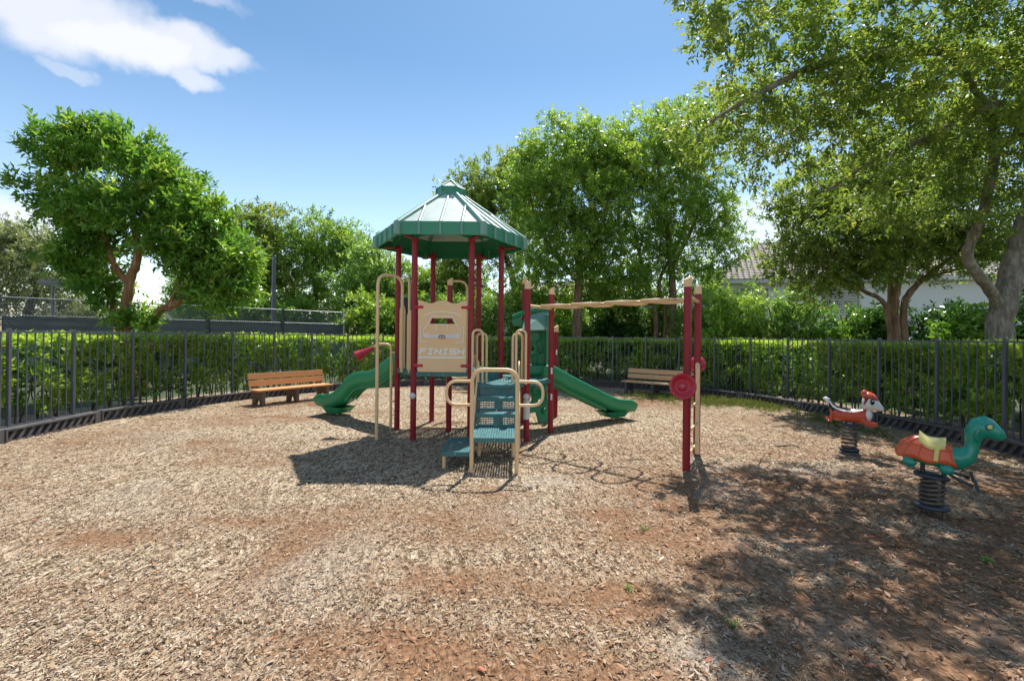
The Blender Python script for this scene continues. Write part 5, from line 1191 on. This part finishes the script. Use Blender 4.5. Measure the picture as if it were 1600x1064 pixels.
for s in (-1, 1):
    b = MB(); b.ball((.255, s*.115, 1.01), (.055, .022, .06), 12, Matrix.Rotation(.3*s, 3, 'X')); b.build('ear', M['chipred'], hc, world=False)
    b = MB(); b.tube([(.30, s*.150, .95), (.28, s*.158, .90), (.25, s*.135, .845)], [.028, .02, .008], 8); b.build('cheek_stripe', M['chipdark'], hc, world=False)
    Me = Matrix.Rotation(-.35*s, 3, 'Z'); b = MB(); b.ball((.395, s*.142, .895), (.042, .015, .048), 14, Me); eo = b.build('eye', M['eyeblack'], hc, world=False)
    b = MB(); b.ball((.405, s*.156, .915), (.012, .005, .013), 8, Me); b.build('eye_glint', M['white'], eo, world=False)
    b = MB(); b.loft([((-.30, s*.075, .66), .045, .06, -1.2), ((-.33, s*.085, .58), .04, .045, -1.3), ((-.345, s*.09, .53), .03, .035, -1.9), ((-.40, s*.09, .555), .028, .03, -2.6), ((-.43, s*.09, .575), .01, .012, -2.6)], 10); b.build('hind_leg', M['chipred'], ch, world=False)
    b = MB(); b.loft([((.20, s*.07, .62), .05, .06, -.7), ((.29, s*.085, .56), .042, .045, -.5), ((.37, s*.09, .525), .034, .034, -.2), ((.45, s*.09, .53), .03, .024, .2), ((.49, s*.09, .54), .01, .01, .2)], 10); b.build('front_leg', M['chipred'], ch, world=False)
b = MB(); b.ball((.325, 0, .675), (.078, .112, .095), 16); b.build('chest_patch', M['white'], ch, world=False)
b = MB(); b.ball((.592, 0, .785), .015, 8); b.build('nose', M['eyeblack'], hc, world=False)

def squeeze(o, sx, sy):
    for c in o.children:
        if c.name.split('.')[0] not in ('spring', 'mount_plate', 'base_plate', 'anchor_box'):
            for v in c.data.vertices: v.co.x *= sx; v.co.y *= sy
            squeeze(c, sx, sy)
squeeze(ch, .735, .88)
# ------------------------------------------------------------------ small things on the ground
def litter():
    rng = np.random.default_rng(77); n = 9000
    x = rng.normal(3.6, 2.3, n); y = rng.uniform(1.6, 9.5, n); k = (x > -1) & inside(x, y, curb_np[::4]) & (rng.random(n) < np.clip((x+1)/4, .08, 1)); x, y = x[k], y[k]
    x2 = rng.uniform(-7, 7, 900); y2 = rng.uniform(1.6, 14, 900); k = inside(x2, y2, curb_np[::4]); x = np.r_[x, x2[k]]; y = np.r_[y, y2[k]]; n = len(x)
    yaw = rng.uniform(0, 6.28, n); d = np.stack([np.cos(yaw), np.sin(yaw), rng.normal(0, .22, n)], -1); up = np.array([0, 0, 1])+rng.normal(0, .35, (n, 3)); s = unit(np.cross(d, up)); nr = np.cross(s, d)
    L = rng.uniform(.03, .075, n)[:, None]; W = L*rng.uniform(.28, .42, n)[:, None]; p = np.stack([x, y, height(x, y)+.014], -1)
    v = np.stack([p, p+d*L*.35+s*W*.5+nr*W*.3, p+d*L*.7+s*W*.4+nr*W*.3, p+d*L+nr*L*.15, p+d*L*.7-s*W*.4+nr*W*.3, p+d*L*.35-s*W*.5+nr*W*.3], 1).reshape(-1, 3)
    o = np_mesh('fallen_leaves', v, np.arange(len(v)).reshape(-1, 6), M['leaf_dead'], attrs={'rnd': ('FACE', rng.random(n))})
    tag(o, 'scattered brown and orange dead leaves on the mulch', 'dead leaves', kind='stuff')
    # grass tufts along the edging
    P = []
    for cxg, cyg, sx_, sy_, m in ((5.35, 14.3, .9, .35, 420), (6.2, 13.2, .7, .3, 420), (6.75, 12.6, .35, .4, 200), (4.6, 14.9, .5, .3, 120), (7.2, 10.4, .3, .9, 150)): P.append(np.c_[rng.normal(cxg, sx_, m), rng.normal(cyg, sy_, m)])
    P = np.concatenate(P); k = inside(P[:, 0], P[:, 1], curb_np[::4]); P = P[k]; n = len(P); P = np.c_[P, height(P[:, 0], P[:, 1])]
    T = unit(np.array([0, 0, 1])+rng.normal(0, .35, (n, 3))); v, r = leaf_arrays(P, T, np.full(n, .03), 7, .13, .014, rng, rng.random(n), .2, 0, .6)
    o = leaf_object('grass', v, r, M['leaf_grass']); tag(o, 'patchy green and dry grass along the right edging', 'grass', kind='stuff')
litter()
def weed(label, x, y, r):
    rng = np.random.default_rng(int(x*100)+int(y*10)); b = Vector((x, y, float(height(np.array([x]), np.array([y]))[0])+.005)); t = thing('weed', label, 'weed', b, 0, 'small weeds in the mulch')
    n = 9; P = np.array([tuple(b)]*n)+rng.normal(0, r*.35, (n, 3))*np.array([1, 1, .05]); T = unit(np.array([0, 0, .8])+rng.normal(0, .5, (n, 3)))
    v, rr = leaf_arrays(P, T, np.full(n, r*.5), 4, r*.55, r*.26, rng, rng.random(n)*.5+.5, .9); leaf_object('leaves', v, rr, M['leaf_pale'], t, b)
    s = MB()
    for i in range(n): s.tube([P[i], P[i]+T[i]*r*.5], .002, 4, caps=False)
    s.build('stems', M['leaf_pale'], t)
weed('tiny green weed sprouting at the far right edge of the mulch', 4.05, 3.95, .07)
weed('tiny weed on sunlit chips below the maroon end post', 1.30, 4.52, .04)
weed('tiny weed on chips in the middle foreground', .88, 3.45, .04)
weed('tiny weed beside the pale sandy patch in the foreground', 1.45, 3.02, .045)
def stick(label, pts, r, mat='twig'):
    b = MB(); m = len(pts); b.tube(catmull([Vector(p) for p in pts], per=4), [r*(1-.5*i/(4*(m-1))) for i in range(4*(m-1)+1)], 7); o = b.build('fallen_twig', M[mat]); tag(o, label, 'twig', 'fallen twigs')
    if m > 2:
        p = Vector(pts[1]); s_ = MB(); s_.tube([p, p+V3(.03, .05, .02), p+V3(.05, .10, .025)], [r*.6, r*.45, r*.2], 5); s_.build('side_shoot', M[mat], o)
stick('pale bent twig lying in the bottom right foreground', [(1.27, 2.80, .025), (1.34, 2.735, .03), (1.42, 2.71, .025), (1.52, 2.66, .02)], .008, 'oakbark')
stick('thin dark twig lying left of the turtle rider', [(3.2, 5.05, .02), (3.5, 4.9, .025), (3.75, 4.9, .02)], .006)
stick('thin twig right of the turtle rider base', [(4.0, 4.35, .02), (4.3, 4.1, .03), (4.5, 4.12, .02)], .006)
stick('short grey stick on the chips before the right slide', [(1.75, 7.0, .025), (1.9, 7.02, .03), (2.02, 6.98, .02)], .009, 'oakbark')
stick('dark twig pile on the chips left of the chipmunk rider', [(4.55, 8.0, .02), (4.75, 7.93, .05), (4.95, 7.98, .02)], .014, 'darkbark')
stick('small curved twig among dead leaves in the right foreground', [(2.72, 3.55, .02), (2.80, 3.50, .03), (2.82, 3.60, .02)], .006)
